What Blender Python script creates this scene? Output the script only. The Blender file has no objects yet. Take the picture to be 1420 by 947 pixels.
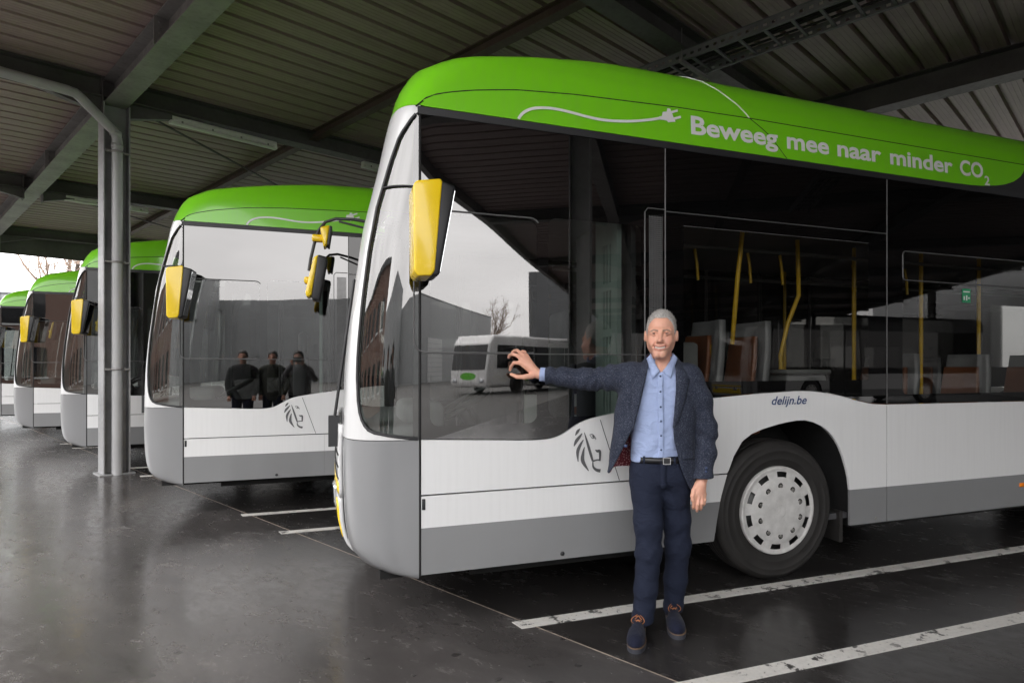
import bpy, bmesh, math, random
import numpy as np
from mathutils import Vector, Matrix
random.seed(7)
sc = bpy.context.scene
COL = sc.collection
R = math.radians

# ------------------------------------------------------------ camera, sky, sun, exposure
cam_d = bpy.data.cameras.new('camera')
cam_d.sensor_width = 36.0
cam_d.lens = 22.08
cam_d.shift_x = -0.0701
cam_d.shift_y = 0.0243
cam_d.clip_start = 0.05
cam_d.clip_end = 2000
cam = bpy.data.objects.new('camera', cam_d)
COL.objects.link(cam)
cam.location = (0, 0, 1.458)
cam.rotation_euler = (R(90), 0, -math.atan2(0.35817, 0.93366))
sc.camera = cam

world = bpy.data.worlds.new('World')
sc.world = world
world.use_nodes = True
wn = world.node_tree
wn.nodes.clear()
w_out = wn.nodes.new('ShaderNodeOutputWorld')
w_bg = wn.nodes.new('ShaderNodeBackground')
w_sky = wn.nodes.new('ShaderNodeTexSky')
w_sky.sky_type = 'NISHITA'
w_sky.sun_disc = False
w_sky.sun_elevation = R(38)
w_sky.sun_rotation = R(215)
w_sky.air_density = 1.0
w_sky.dust_density = 6.0
w_hs = wn.nodes.new('ShaderNodeHueSaturation')      # an overcast sky has little blue left
w_hs.inputs['Saturation'].default_value = 0.10
w_tc = wn.nodes.new('ShaderNodeTexCoord')
w_ns = wn.nodes.new('ShaderNodeTexNoise')
w_ns.inputs['Scale'].default_value = 2.2
w_ns.inputs['Detail'].default_value = 5
w_mp = wn.nodes.new('ShaderNodeMapping')
w_mp.inputs['Scale'].default_value = (1, 1, 3.5)
w_rm = wn.nodes.new('ShaderNodeMapRange')
w_rm.inputs['From Min'].default_value = 0.3
w_rm.inputs['From Max'].default_value = 0.7
w_rm.inputs['To Min'].default_value = 0.80
w_rm.inputs['To Max'].default_value = 1.12
w_mix = wn.nodes.new('ShaderNodeMix')
w_mix.data_type = 'RGBA'
w_mix.inputs['Factor'].default_value = 0.72
w_mix.inputs['B'].default_value = (9.4, 9.3, 9.3, 1)   # the even cloud layer
w_vm = wn.nodes.new('ShaderNodeVectorMath')
w_vm.operation = 'SCALE'
wl = wn.links.new
wl(w_sky.outputs[0], w_hs.inputs['Color'])
wl(w_hs.outputs[0], w_mix.inputs['A'])
wl(w_tc.outputs['Generated'], w_mp.inputs['Vector'])
wl(w_mp.outputs[0], w_ns.inputs['Vector'])
wl(w_ns.outputs['Fac'], w_rm.inputs['Value'])
wl(w_mix.outputs['Result'], w_vm.inputs[0])
wl(w_rm.outputs[0], w_vm.inputs['Scale'])
wl(w_vm.outputs[0], w_bg.inputs['Color'])
w_bg.inputs['Strength'].default_value = 0.15
wl(w_bg.outputs[0], w_out.inputs['Surface'])

sun_d = bpy.data.lights.new('sun', 'SUN')
sun_d.energy = 0.6
sun_d.angle = R(25)
sun_d.color = (1.0, 0.97, 0.93)
sun = bpy.data.objects.new('sun', sun_d)
COL.objects.link(sun)
SUN_DIR = Vector((-0.30, -0.27, 0.92)).normalized()    # towards the sun, behind the camera
sun.rotation_euler = SUN_DIR.to_track_quat('Z', 'Y').to_euler()
w_sky.sun_rotation = math.atan2(SUN_DIR.x, SUN_DIR.y)
w_sky.sun_elevation = math.asin(SUN_DIR.z)

sc.view_settings.view_transform = 'Standard'
sc.view_settings.look = 'None'
sc.view_settings.gamma = 1.0
sc.view_settings.use_curve_mapping = False
sc.view_settings.exposure = 1.92
sc.render.engine = 'CYCLES'
cy = sc.cycles
cy.use_denoising = True
cy.max_bounces = 10
cy.diffuse_bounces = 5
cy.glossy_bounces = 5
cy.transmission_bounces = 8
cy.transparent_max_bounces = 16
cy.caustics_reflective = False
cy.caustics_refractive = False
cy.sample_clamp_indirect = 6

# ------------------------------------------------------------ helpers
def tag(o, label=None, cat=None, group=None, kind=None):
    if label: o['label'] = label
    if cat: o['category'] = cat
    if group: o['group'] = group
    if kind: o['kind'] = kind
    return o

def empty(name, loc=(0, 0, 0), rz=0.0, label=None, cat=None, group=None):
    o = bpy.data.objects.new(name, None)
    o.empty_display_size = 0.2
    COL.objects.link(o)
    o.location = loc
    o.rotation_euler = (0, 0, rz)
    return tag(o, label, cat, group)

class MB:
    """collects geometry for ONE mesh object"""
    def __init__(s):
        s.v = []; s.f = []; s.m = []; s.s = []
    def add(s, verts, faces, mi=0, smooth=False):
        k = len(s.v)
        s.v += [tuple(p) for p in verts]
        for f in faces:
            s.f.append(tuple(i + k for i in f)); s.m.append(mi); s.s.append(smooth)
        return s
    def box(s, lo, hi, mi=0):
        x0, y0, z0 = lo; x1, y1, z1 = hi
        return s.add([(x0,y0,z0),(x1,y0,z0),(x1,y1,z0),(x0,y1,z0),(x0,y0,z1),(x1,y0,z1),(x1,y1,z1),(x0,y1,z1)],
                     [(3,2,1,0),(4,5,6,7),(0,1,5,4),(1,2,6,5),(2,3,7,6),(3,0,4,7)], mi)
    def rbox(s, lo, hi, r=0.02, seg=2, mi=0):
        bm = bmesh.new()
        bmesh.ops.create_cube(bm, size=1)
        for v in bm.verts:
            v.co = Vector([lo[i] + (v.co[i] + .5) * (hi[i] - lo[i]) for i in range(3)])
        bmesh.ops.bevel(bm, geom=bm.edges[:], offset=r, segments=seg, profile=.5, affect='EDGES')
        s.bm(bm, mi, True)
        return s
    def bm(s, bm, mi=0, smooth=True, M=None):
        bm.verts.ensure_lookup_table(); bm.verts.index_update()
        s.add([(M @ v.co if M else v.co) for v in bm.verts], [[v.index for v in f.verts] for f in bm.faces], mi, smooth)
        bm.free()
        return s
    def prism(s, poly, axis, a, b, mi=0):
        """polygon (2-D) extruded along axis from a to b; polygon in the other two axes, in order"""
        n = len(poly); o = [i for i in range(3) if i != axis]
        V = []
        for t in (a, b):
            for p in poly:
                q = [0, 0, 0]; q[axis] = t; q[o[0]] = p[0]; q[o[1]] = p[1]; V.append(q)
        F = [tuple(range(n))[::-1], tuple(range(n, 2*n))] + [(i, (i+1) % n, n+(i+1) % n, n+i) for i in range(n)]
        return s.add(V, F, mi)
    def tube(s, pts, r, n=10, mi=0, caps=True):
        pts = [Vector(p) for p in pts]
        rs = r if isinstance(r, (list, tuple)) else [r]*len(pts)
        V = []; F = []
        up = None
        for i, p in enumerate(pts):
            t = (pts[min(i+1, len(pts)-1)] - pts[max(i-1, 0)]).normalized()
            if up is None:
                up = Vector((0,0,1)) if abs(t.z) < .9 else Vector((1,0,0))
            a = t.cross(up)
            a = a.normalized() if a.length > 1e-6 else t.orthogonal().normalized()
            b = a.cross(t).normalized(); up = b
            for j in range(n):
                th = 2*math.pi*j/n
                V.append(p + (a*math.cos(th) + b*math.sin(th))*rs[i])
        for i in range(len(pts)-1):
            for j in range(n):
                F.append((i*n+j, i*n+(j+1) % n, (i+1)*n+(j+1) % n, (i+1)*n+j))
        s.add(V, F, mi, True)
        if caps:
            s.add(V[:n], [tuple(range(n))[::-1]], mi); s.add(V[-n:], [tuple(range(n))], mi)
        return s
    def lathe(s, prof, c=(0,0,0), axis=1, n=48, mi=0, smooth=True):
        """profile of (radius, along axis) revolved"""
        V = []; F = []
        o = [i for i in range(3) if i != axis]
        for (r, h) in prof:
            for j in range(n):
                th = 2*math.pi*j/n
                q = [0,0,0]; q[axis] = c[axis]+h; q[o[0]] = c[o[0]]+r*math.cos(th); q[o[1]] = c[o[1]]+r*math.sin(th)
                V.append(q)
        for i in range(len(prof)-1):
            for j in range(n):
                F.append((i*n+j, i*n+(j+1) % n, (i+1)*n+(j+1) % n, (i+1)*n+j))
        return s.add(V, F, mi, smooth)
    def grid(s, P, mi=0, smooth=True, closed=False):
        nr = len(P); nc = len(P[0])
        V = [p for row in P for p in row]
        F = []
        for i in range(nr-1):
            for j in range(nc if closed else nc-1):
                k = (j+1) % nc
                F.append((i*nc+j, i*nc+k, (i+1)*nc+k, (i+1)*nc+j))
        return s.add(V, F, mi, smooth)
    def build(s, name, mats, parent=None, solid=0.0, offset=-1, bevel=0.0, recalc=True, merge=False):
        me = bpy.data.meshes.new(name)
        me.from_pydata(s.v, [], s.f)
        if not isinstance(mats, (list, tuple)): mats = [mats]
        for m in mats: me.materials.append(m)
        me.polygons.foreach_set('material_index', s.m)
        me.polygons.foreach_set('use_smooth', s.s)
        if recalc or merge or bevel:
            b = bmesh.new(); b.from_mesh(me)
            if merge: bmesh.ops.remove_doubles(b, verts=b.verts, dist=1e-5)
            if recalc: bmesh.ops.recalc_face_normals(b, faces=b.faces)
            b.to_mesh(me); b.free()
        me.update()
        o = bpy.data.objects.new(name, me)
        COL.objects.link(o)
        if parent is not None: o.parent = parent
        if solid:
            m = o.modifiers.new('solid', 'SOLIDIFY'); m.thickness = solid; m.offset = offset
        if bevel:
            m = o.modifiers.new('bevel', 'BEVEL'); m.width = bevel; m.segments = 2; m.limit_method = 'ANGLE'
        return o

def copy_tree(o, kids, parent=None, skip=()):
    c = o.copy(); COL.objects.link(c); c.parent = parent
    for ch in kids.get(o.name, ()):
        if ch.name.split('.')[0] not in skip: copy_tree(ch, kids, c, skip)
    return c
def kid_map():
    k = {}
    for o in bpy.data.objects:
        if o.parent: k.setdefault(o.parent.name, []).append(o)
    return k

# ------------------------------------------------------------ materials
class NT:
    def __init__(s, name):
        s.m = bpy.data.materials.new(name); s.m.use_nodes = True
        s.t = s.m.node_tree; s.t.nodes.clear()
        s.out = s.n('ShaderNodeOutputMaterial')
    def n(s, typ, **kw):
        x = s.t.nodes.new(typ)
        for k, v in kw.items(): setattr(x, k, v)
        return x
    def l(s, a, b): s.t.links.new(a, b)
    def val(s, sock, v):
        if hasattr(v, 'is_output') or isinstance(v, bpy.types.NodeSocket): s.l(v, sock)
        else: sock.default_value = v
    def coord(s, kind='Object', scale=(1,1,1), rot=(0,0,0)):
        tc = s.n('ShaderNodeTexCoord'); mp = s.n('ShaderNodeMapping')
        mp.inputs['Scale'].default_value = scale; mp.inputs['Rotation'].default_value = rot
        s.l(tc.outputs[kind], mp.inputs['Vector']); return mp.outputs[0]
    def noise(s, vec, scale, detail=4, rough=.55, dist=0.0):
        x = s.n('ShaderNodeTexNoise'); s.l(vec, x.inputs['Vector'])
        x.inputs['Scale'].default_value = scale; x.inputs['Detail'].default_value = detail
        x.inputs['Roughness'].default_value = rough; x.inputs['Distortion'].default_value = dist
        return x.outputs['Fac']
    def ramp(s, v, a, b, lo=0.0, hi=1.0):
        x = s.n('ShaderNodeMapRange'); s.val(x.inputs['Value'], v)
        x.inputs['From Min'].default_value = a; x.inputs['From Max'].default_value = b
        x.inputs['To Min'].default_value = lo; x.inputs['To Max'].default_value = hi
        return x.outputs[0]
    def math(s, op, a, b=0.0, c=0.0):
        x = s.n('ShaderNodeMath', operation=op); s.val(x.inputs[0], a); s.val(x.inputs[1], b); s.val(x.inputs[2], c)
        return x.outputs[0]
    def mix(s, f, a, b):
        x = s.n('ShaderNodeMix', data_type='RGBA'); s.val(x.inputs['Factor'], f)
        s.val(x.inputs['A'], a if not isinstance(a, tuple) else (*a[:3], 1)); s.val(x.inputs['B'], b if not isinstance(b, tuple) else (*b[:3], 1))
        return x.outputs['Result']
    def bump(s, h, strength=.3, dist=.01):
        x = s.n('ShaderNodeBump'); s.l(h, x.inputs['Height'])
        x.inputs['Strength'].default_value = strength; x.inputs['Distance'].default_value = dist
        return x.outputs[0]
    def xyz(s, vec):
        x = s.n('ShaderNodeSeparateXYZ'); s.l(vec, x.inputs[0]); return x.outputs
    def bsdf(s, base, rough=.5, metal=0.0, normal=None, coat=0.0, spec=.5, **kw):
        p = s.n('ShaderNodeBsdfPrincipled')
        s.val(p.inputs['Base Color'], (*base[:3], 1) if isinstance(base, tuple) else base)
        s.val(p.inputs['Roughness'], rough); s.val(p.inputs['Metallic'], metal)
        p.inputs['Specular IOR Level'].default_value = spec
        if coat: p.inputs['Coat Weight'].default_value = coat; p.inputs['Coat Roughness'].default_value = .05
        if normal is not None: s.l(normal, p.inputs['Normal'])
        for k, v in kw.items(): s.val(p.inputs[k], v)
        return p.outputs[0]
    def done(s, sh): s.l(sh, s.out.inputs['Surface']); return s.m

def plain(name, base, rough=.5, metal=0.0, vary=.12, scale=8.0, coat=0.0, bump=0.0, spec=.5):
    t = NT(name); v = t.coord()
    n = t.noise(v, scale, 5)
    c = t.mix(t.ramp(n, .3, .7), tuple(x*(1-vary) for x in base), tuple(min(1, x*(1+vary)) for x in base))
    nb = t.bump(t.noise(v, scale*12, 3), bump, .004) if bump else None
    return t.done(t.bsdf(c, t.ramp(n, .3, .7, max(0, rough-.06), min(1, rough+.06)), metal, nb, coat, spec))

def paint(name, base, band=None):
    """vehicle paint; band = (height, colour below) is the painted skirt; rain streaks and road film"""
    t = NT(name); v = t.coord(); xyz = t.xyz(v)
    st = t.noise(t.coord(scale=(14, 14, .5)), 3.0, 4)
    dirt = t.noise(v, 5.0, 6)
    c = base
    if band:
        c = t.mix(t.math('LESS_THAN', xyz[2], band[0]), base, band[1])
    dark = t.math('MULTIPLY', t.ramp(st, .45, .8), .07)
    c = t.mix(dark, c, (.30, .28, .26))
    low = t.math('MULTIPLY', t.ramp(xyz[2], .60, .3), t.ramp(dirt, .45, .75, 0, .16))
    c = t.mix(low, c, (.16, .145, .13))
    rough = .28
    return t.done(t.bsdf(c, rough, 0, None, .5))

M = {}
M['white'] = paint('bus_white_paint', (.80, .80, .80), (.575, (.235, .238, .243)))
M['grey'] = paint('bus_grey_paint', (.25, .253, .26))
M['green'] = paint('bus_green_paint', (.205, .66, .012))
M['yellow'] = plain('yellow_plastic', (.93, .64, .010), .25, vary=.04, coat=.4)
M['black_plastic'] = plain('black_plastic', (.018, .018, .02), .45)
M['rubber'] = plain('black_rubber', (.017, .0155, .0145), .66, vary=.35, scale=11, bump=.15)
M['gap'] = plain('panel_gap_shadow_rubber', (.008, .008, .008), .8)
M['decal_white'] = plain('white_lettering_film', (.82, .82, .80), .4, vary=.03)
M['decal_grey'] = plain('grey_emblem_film', (.115, .115, .12), .4, vary=.04)
M['decal_blue'] = plain('blue_lettering_film', (.015, .045, .16), .4, vary=.03)
M['chassis'] = plain('chassis_black', (.006, .006, .006), .9)
M['lamp_clear'] = plain('headlamp_lens', (.55, .57, .6), .08, .6)
M['lamp_amber'] = plain('amber_lens', (.85, .22, .01), .2)
M['rim'] = plain('wheel_cover_paint', (.60, .59, .575), .38, vary=.14, scale=16, coat=.1)
M['steel_dark'] = plain('dark_steel', (.07, .07, .07), .45, .7)
M['nut'] = plain('wheel_nut_steel', (.30, .29, .27), .4, .8)
M['int_dark'] = plain('interior_dark_trim', (.035, .036, .038), .6)
M['int_grey'] = plain('interior_grey_trim', (.22, .23, .23), .6)
M['int_floor'] = plain('interior_floor', (.07, .07, .075), .6)
M['seat_shell'] = plain('seat_shell_grey', (.24, .25, .26), .45)
M['seat_pad'] = plain('seat_brown_leather', (.20, .075, .034), .5, bump=.2)
M['pole'] = plain('yellow_grab_pole', (.80, .50, .01), .3)
M['cab_green'] = plain('cab_partition_grey_green', (.30, .37, .34), .5)
M['sticker_green'] = plain('green_sticker', (.01, .30, .12), .4)
M['film_dark'] = plain('destination_film', (.01, .01, .011), .15)

def glass_mat(name, frit_rects=None, tint=(.30, .33, .32), f0=.15, base_frit=(.0025, .0025, .0027)):
    """toughened side glass: fired black border (flat print), clear panes where rects say so; rects in bus x, z"""
    t = NT(name); v = t.coord(); x, y, z = t.xyz(v)
    geo = t.n('ShaderNodeNewGeometry'); dp = t.n('ShaderNodeVectorMath', operation='DOT_PRODUCT')
    t.l(geo.outputs['Normal'], dp.inputs[0]); t.l(geo.outputs['Incoming'], dp.inputs[1])
    cs = t.math('SUBTRACT', 1.0, t.math('ABSOLUTE', dp.outputs['Value']))
    f = t.math('ADD', f0, t.math('MULTIPLY', t.math('POWER', cs, 5.0), 1-f0))      # Schlick, the same from either side
    wav = t.bump(t.noise(t.coord(scale=(1, 1, .6)), 1.3, 1), .10, .02)
    gl = t.n('ShaderNodeBsdfGlossy'); gl.inputs['Roughness'].default_value = .012
    gl.inputs['Color'].default_value = (.98, .96, .95, 1)
    t.l(wav, gl.inputs['Normal'])
    tr = t.n('ShaderNodeBsdfTransparent'); tr.inputs['Color'].default_value = (*tint, 1)
    dust = t.ramp(t.noise(t.coord(scale=(16, 16, .6)), 3, 4), .4, .8, 0, .014)
    df = t.n('ShaderNodeBsdfDiffuse'); df.inputs['Color'].default_value = (.4, .38, .36, 1)
    body = t.n('ShaderNodeMixShader'); t.l(dust, body.inputs[0]); t.l(tr.outputs[0], body.inputs[1]); t.l(df.outputs[0], body.inputs[2])
    under = body.outputs[0]
    if frit_rects:
        m = None
        for (x0, x1, z0, z1, r) in frit_rects:
            qx = t.math('MAXIMUM', t.math('SUBTRACT', t.math('ABSOLUTE', t.math('SUBTRACT', x, (x0+x1)/2)), (x1-x0)/2-r), 0.0)
            qz = t.math('MAXIMUM', t.math('SUBTRACT', t.math('ABSOLUTE', t.math('SUBTRACT', z, (z0+z1)/2)), (z1-z0)/2-r), 0.0)
            dd = t.math('SQRT', t.math('ADD', t.math('MULTIPLY', qx, qx), t.math('MULTIPLY', qz, qz)))
            k = t.math('LESS_THAN', dd, r)
            m = k if m is None else t.math('MAXIMUM', m, k)
        fb = t.n('ShaderNodeBsdfDiffuse'); fb.inputs['Color'].default_value = (*base_frit, 1)
        mx = t.n('ShaderNodeMixShader'); t.l(m, mx.inputs[0]); t.l(fb.outputs[0], mx.inputs[1]); t.l(under, mx.inputs[2])
        under = mx.outputs[0]
    fin = t.n('ShaderNodeMixShader'); t.l(f, fin.inputs[0]); t.l(under, fin.inputs[1]); t.l(gl.outputs[0], fin.inputs[2])
    return t.done(fin.outputs[0])
# ------------------------------------------------------------ the setting: ground, slab, markings
VX, VY = .88574, .46417          # canopy axis across the bays (v); u runs along the row of buses
UX, UY = -.46417, .88574
CROT = math.atan2(VY, VX)
def vu(v, u, z=0.0): return (v*VX+u*UX, v*VY+u*UY, z)

def ground_mat():
    t = NT('asphalt_yard'); v = t.coord('Object')
    n1 = t.noise(v, .15, 6); n2 = t.noise(v, 40, 3)
    c = t.mix(t.ramp(n1, .3, .7), (.040, .039, .038), (.085, .082, .078))
    c = t.mix(t.ramp(n2, .45, .65, 0, .4), c, (.12, .115, .11))
    return t.done(t.bsdf(c, t.ramp(n1, .3, .7, .55, .8), 0, t.bump(n2, .3, .01)))
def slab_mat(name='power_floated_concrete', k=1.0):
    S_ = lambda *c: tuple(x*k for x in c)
    t = NT(name); v = t.coord('Object'); vr = t.coord('Object', (1, .42, 1), (0, 0, R(38)))
    big = t.noise(v, .28, 7, .6)
    mid = t.noise(vr, 2.6, 11, .74, .25)
    fine = t.noise(vr, 16, 6, .7, .4)
    grit = t.noise(v, 130, 2)
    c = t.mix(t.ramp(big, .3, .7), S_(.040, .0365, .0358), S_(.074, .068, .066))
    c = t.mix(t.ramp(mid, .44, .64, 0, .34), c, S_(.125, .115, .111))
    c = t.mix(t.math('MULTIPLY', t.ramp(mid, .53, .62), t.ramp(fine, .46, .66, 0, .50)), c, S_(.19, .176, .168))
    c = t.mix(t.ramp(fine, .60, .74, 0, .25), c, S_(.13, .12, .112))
    sc_ = t.n('ShaderNodeTexWave', wave_type='BANDS'); t.l(t.coord('Object', (1, 1, 1), (0, 0, R(18))), sc_.inputs['Vector'])
    sc_.inputs['Scale'].default_value = .33; sc_.inputs['Distortion'].default_value = 5; sc_.inputs['Detail'].default_value = 4
    tyre = t.math('MULTIPLY', t.ramp(sc_.outputs['Fac'], .55, 1.0, 0, .45), t.ramp(big, .35, .65))
    c = t.mix(tyre, c, (.020, .019, .018))
    drip = t.noise(v, 7.5, 3, .5); spot = t.noise(v, 34, 2)
    c = t.mix(t.ramp(drip, .66, .72, 0, .6), c, (.012, .011, .0105))
    c = t.mix(t.ramp(spot, .74, .76, 0, .5), c, (.26, .25, .24))
    ro = t.math('ADD', t.ramp(mid, .35, .68, .17, .27), t.ramp(fine, .4, .7, -.04, .09))
    return t.done(t.bsdf(c, ro, 0, t.bump(t.math('ADD', t.math('MULTIPLY', fine, .6), t.math('MULTIPLY', grit, .25)), .022, .004), 0, .5))
M['asphalt'] = ground_mat()
M['slab'] = slab_mat()
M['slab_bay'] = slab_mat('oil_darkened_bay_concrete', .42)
g = MB().add([(-700,-700,-.012),(700,-700,-.012),(700,700,-.012),(-700,700,-.012)], [(0,1,2,3)]).build('ground', M['asphalt'])
tag(g, kind='structure')

croot_M = Matrix.Rotation(CROT, 4, 'Z')
def vu_obj(o):
    o.rotation_euler = (0, 0, CROT); return o
VJ = 2.467
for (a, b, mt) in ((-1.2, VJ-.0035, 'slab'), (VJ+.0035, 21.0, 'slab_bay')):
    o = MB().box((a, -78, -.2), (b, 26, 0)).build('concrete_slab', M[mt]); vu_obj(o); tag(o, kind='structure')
M['sealant'] = plain('joint_sealant', (.27, .22, .18), .7, vary=.3, scale=20)
o = MB().box((VJ-.0032, -78, -.05), (VJ+.0032, 26, .0012)).build('joint_sealant_strip', M['sealant']); vu_obj(o); tag(o, kind='structure')

def marking_mat():
    t = NT('worn_white_marking'); v = t.coord('Object')
    a = t.noise(v, 9, 7, .7); b = t.noise(v, 45, 4, .6); e = t.noise(v, 1.6, 3)
    chip = t.math('MULTIPLY', t.ramp(a, .56, .59), t.ramp(e, .40, .52))
    chip = t.math('MAXIMUM', chip, t.math('MULTIPLY', t.ramp(b, .66, .69), .8))
    c = t.mix(t.ramp(e, .3, .7), (.54, .52, .49), (.66, .64, .61))
    c = t.mix(t.ramp(b, .4, .8, 0, .45), c, (.36, .34, .32))
    c = t.mix(chip, c, (.045, .042, .04))
    return t.done(t.bsdf(c, .55))
M['marking'] = marking_mat()
# bay lines run parallel to the buses; each gap between two bays is edged by a pair
bay = [(2.445, 1.43), (3.385, .93), (6.05, -.50), (6.90, -.91), (9.85, -2.5), (10.7, -2.95), (13.7, -4.5), (14.5, -4.95), (-.38, 2.9), (-1.28, 3.4)]
for (y, x0) in bay:
    w = .09 if y > 4 else .105
    P = [(x0, y), (x0+13.0, y), (x0+13.0, y+w), (x0-.03, y+w)]
    o = MB().prism(P, 2, -.003, .0036).build('bay_line_marking', M['marking']); tag(o, kind='structure')

# ------------------------------------------------------------ the canopy
TAN = math.tan(R(1.5))
def zr(v): return 5.34 + (v-2.2)*TAN           # underside of the roof sheets
V0, V1 = -.95, 18.6
UEND, UBEG = 23.9, -76.1
def steel_mat(name, base, rust=.25):
    t = NT(name); v = t.coord('Object')
    a = t.noise(v, 1.4, 6, .65); b = t.noise(v, 18, 5)
    c = t.mix(t.ramp(a, .35, .7), tuple(x*.75 for x in base), tuple(x*1.2 for x in base))
    c = t.mix(t.ramp(b, .55, .75, 0, rust), c, (.10, .075, .06))
    return t.done(t.bsdf(c, t.ramp(b, .3, .7, .45, .65), .35))
M['galv'] = steel_mat('galvanised_steel', (.30, .29, .285))
M['primer'] = steel_mat('brown_primed_steel', (.115, .082, .066), .4)
M['dark_steel_p'] = steel_mat('dark_painted_steel', (.13, .125, .12))
def deck_mat():
    t = NT('roof_liner_sheet'); v = t.coord('Object')
    a = t.noise(t.coord('Object', (.3, 2, 2)), 2.2, 5); b = t.noise(v, 6, 6)
    c = t.mix(t.ramp(a, .3, .7), (.34, .255, .245), (.46, .355, .345))
    c = t.mix(t.ramp(b, .5, .8, 0, .35), c, (.25, .18, .17))
    return t.done(t.bsdf(c, .5))
M['deck'] = deck_mat()
canopy = empty('canopy', (0, 0, 0), CROT, 'dark steel bus-depot canopy with corrugated roof sheets and grey columns', 'canopy')
def ibeam(name, p0, p1, depth, width, tf, tw, mat, parent=canopy):
    """I-section between two points (top flange along p0-p1), web vertical"""
    p0 = Vector(p0); p1 = Vector(p1); t = (p1-p0).normalized(); s = t.cross(Vector((0,0,1))).normalized(); n = s.cross(t)
    w, d = width/2, depth
    prof = [(-w,0),(w,0),(w,-tf),(tw/2,-tf),(tw/2,-d+tf),(w,-d+tf),(w,-d),(-w,-d),(-w,-d+tf),(-tw/2,-d+tf),(-tw/2,-tf),(-w,-tf)]
    V = [p0+s*a+n*b for a, b in prof] + [p1+s*a+n*b for a, b in prof]
    k = len(prof)
    F = [(0,1,2,11),(3,4,9,10),(5,6,7,8),(2,3,10,11),(4,5,8,9)]
    F = F + [tuple(i+k for i in f[::-1]) for f in F] + [(i, k+i, k+(i+1) % k, (i+1) % k) for i in range(k)]
    return MB().add(V, F).build(name, mat, parent)
UA = 10.47      # the frame whose column carries the drainpipe
frames = [UA+13, UA+6.5, UA, UA-6.4]+[UA-13-6.5*k for k in range(12)]
for i, u in enumerate(frames):
    ibeam('rafter', (V0+.05, u, zr(V0+.05)-.012), (V1-.05, u, zr(V1-.05)-.012), .265, .26, .016, .012, M['dark_steel_p'])
    # haunch and end plates where the rafter meets the column-line beam
    for sgn in (-1, 1):
        x0 = 2.2+sgn*.16; x1 = 2.2+sgn*.95
        zb0 = zr(x0)-.28
        MB().prism([(x0, zb0), (x0, zb0-.20), (x1, zr(x1)-.279)] if sgn > 0 else [(x0, zb0), (x1, zr(x1)-.279), (x0, zb0-.20)], 1, u-.055, u+.055).build('haunch', M['dark_steel_p'], canopy)
        MB().box((2.2+sgn*.152-.008, u-.13, zr(2.2)-.50), (2.2+sgn*.152+.008, u+.13, zr(2.2)-.03)).build('end_plate', M['dark_steel_p'], canopy)
def ubeam(v, depth, mat, name, width=.2, drop=.012):
    us = sorted(frames)
    for a, b in zip(us[:-1], us[1:]):
        ibeam(name, (v, a+.002 if a > -73 else a-2, zr(v)-drop), (v, b-.002, zr(v)-drop), depth, width, .014, .010, mat)
ubeam(2.2, .33, M['galv'], 'eaves_beam', .26, .02)
ubeam(4.95, .14, M['primer'], 'purlin', .13, .003)
ubeam(9.7, .36, M['dark_steel_p'], 'valley_beam', .28, .003)
ubeam(17.6, .33, M['galv'], 'eaves_beam', .26, .02)
# joint plates bolted on the beam between two frames
for u in (8.1, 14.6, 1.5):
    j = MB().box((2.2-.145, u-.012, zr(2.2)-.345), (2.2+.145, u+.012, zr(2.2)-.03)).build('splice_plate', M['galv'], canopy)
    for zz in (-.09, -.15, -.21, -.27):
        for sx in (-.09, .09):
            MB().lathe([(0, -.035), (.014, -.035), (.014, .035), (0, .035)], (2.2+sx, u, zr(2.2)+zz), 1, 6, smooth=False).build('bolt', M['galv'], j)
# columns: H section, the web facing the camera side, flanges either side
M['column'] = steel_mat('grey_painted_column', (.36, .36, .365), .12)
for v in (2.2, 17.6):
    for u in [UA+13-13*k for k in range(8)]:
        c = MB()
        zt = zr(v)-.35
        c.box((v-.15, u-.15, 0), (v-.134, u+.15, zt)); c.box((v+.134, u-.15, 0), (v+.15, u+.15, zt)); c.box((v-.134, u-.006, 0), (v+.134, u+.006, zt))
        c.build('column', M['column'], canopy, bevel=.002)
        MB().box((v-.2, u-.19, .0), (v+.2, u+.19, .018)).build('base_plate', M['column'], canopy)
# roof sheets, three ribs to the metre, one sheet a metre wide
prof = []
for k in range(3):
    o_ = k*.3333
    prof += [(o_, 0), (o_+.060, 0), (o_+.064, .004), (o_+.070, .004), (o_+.074, 0), (o_+.125, 0), (o_+.129, .004), (o_+.135, .004), (o_+.139, 0), (o_+.19, 0), (o_+.194, .004), (o_+.200, .004), (o_+.204, 0), (o_+.258, 0), (o_+.270, .075), (o_+.318, .075)]
prof.append((.9995, 0))
sheet_me = None
for k in range(100):
    u0 = UBEG + k
    if sheet_me is None:
        b = MB(); n = len(prof)
        V = [(V0, p[0], zr(V0)+p[1]) for p in prof] + [(V1, p[0], zr(V1)+p[1]) for p in prof]
        b.add(V, [(i, i+1, n+i+1, n+i) for i in range(n-1)])
        so = b.build('roof_sheet', M['deck'], canopy, recalc=False); sheet_me = so.data
    else:
        so = bpy.data.objects.new('roof_sheet', sheet_me); COL.objects.link(so); so.parent = canopy
    so.location = (0, u0, 0)
MB().box((V0, UBEG, zr(V0)+.08), (V0+.004, UEND, zr(V0)+.2)).build('flashing', M['galv'], canopy)
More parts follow.
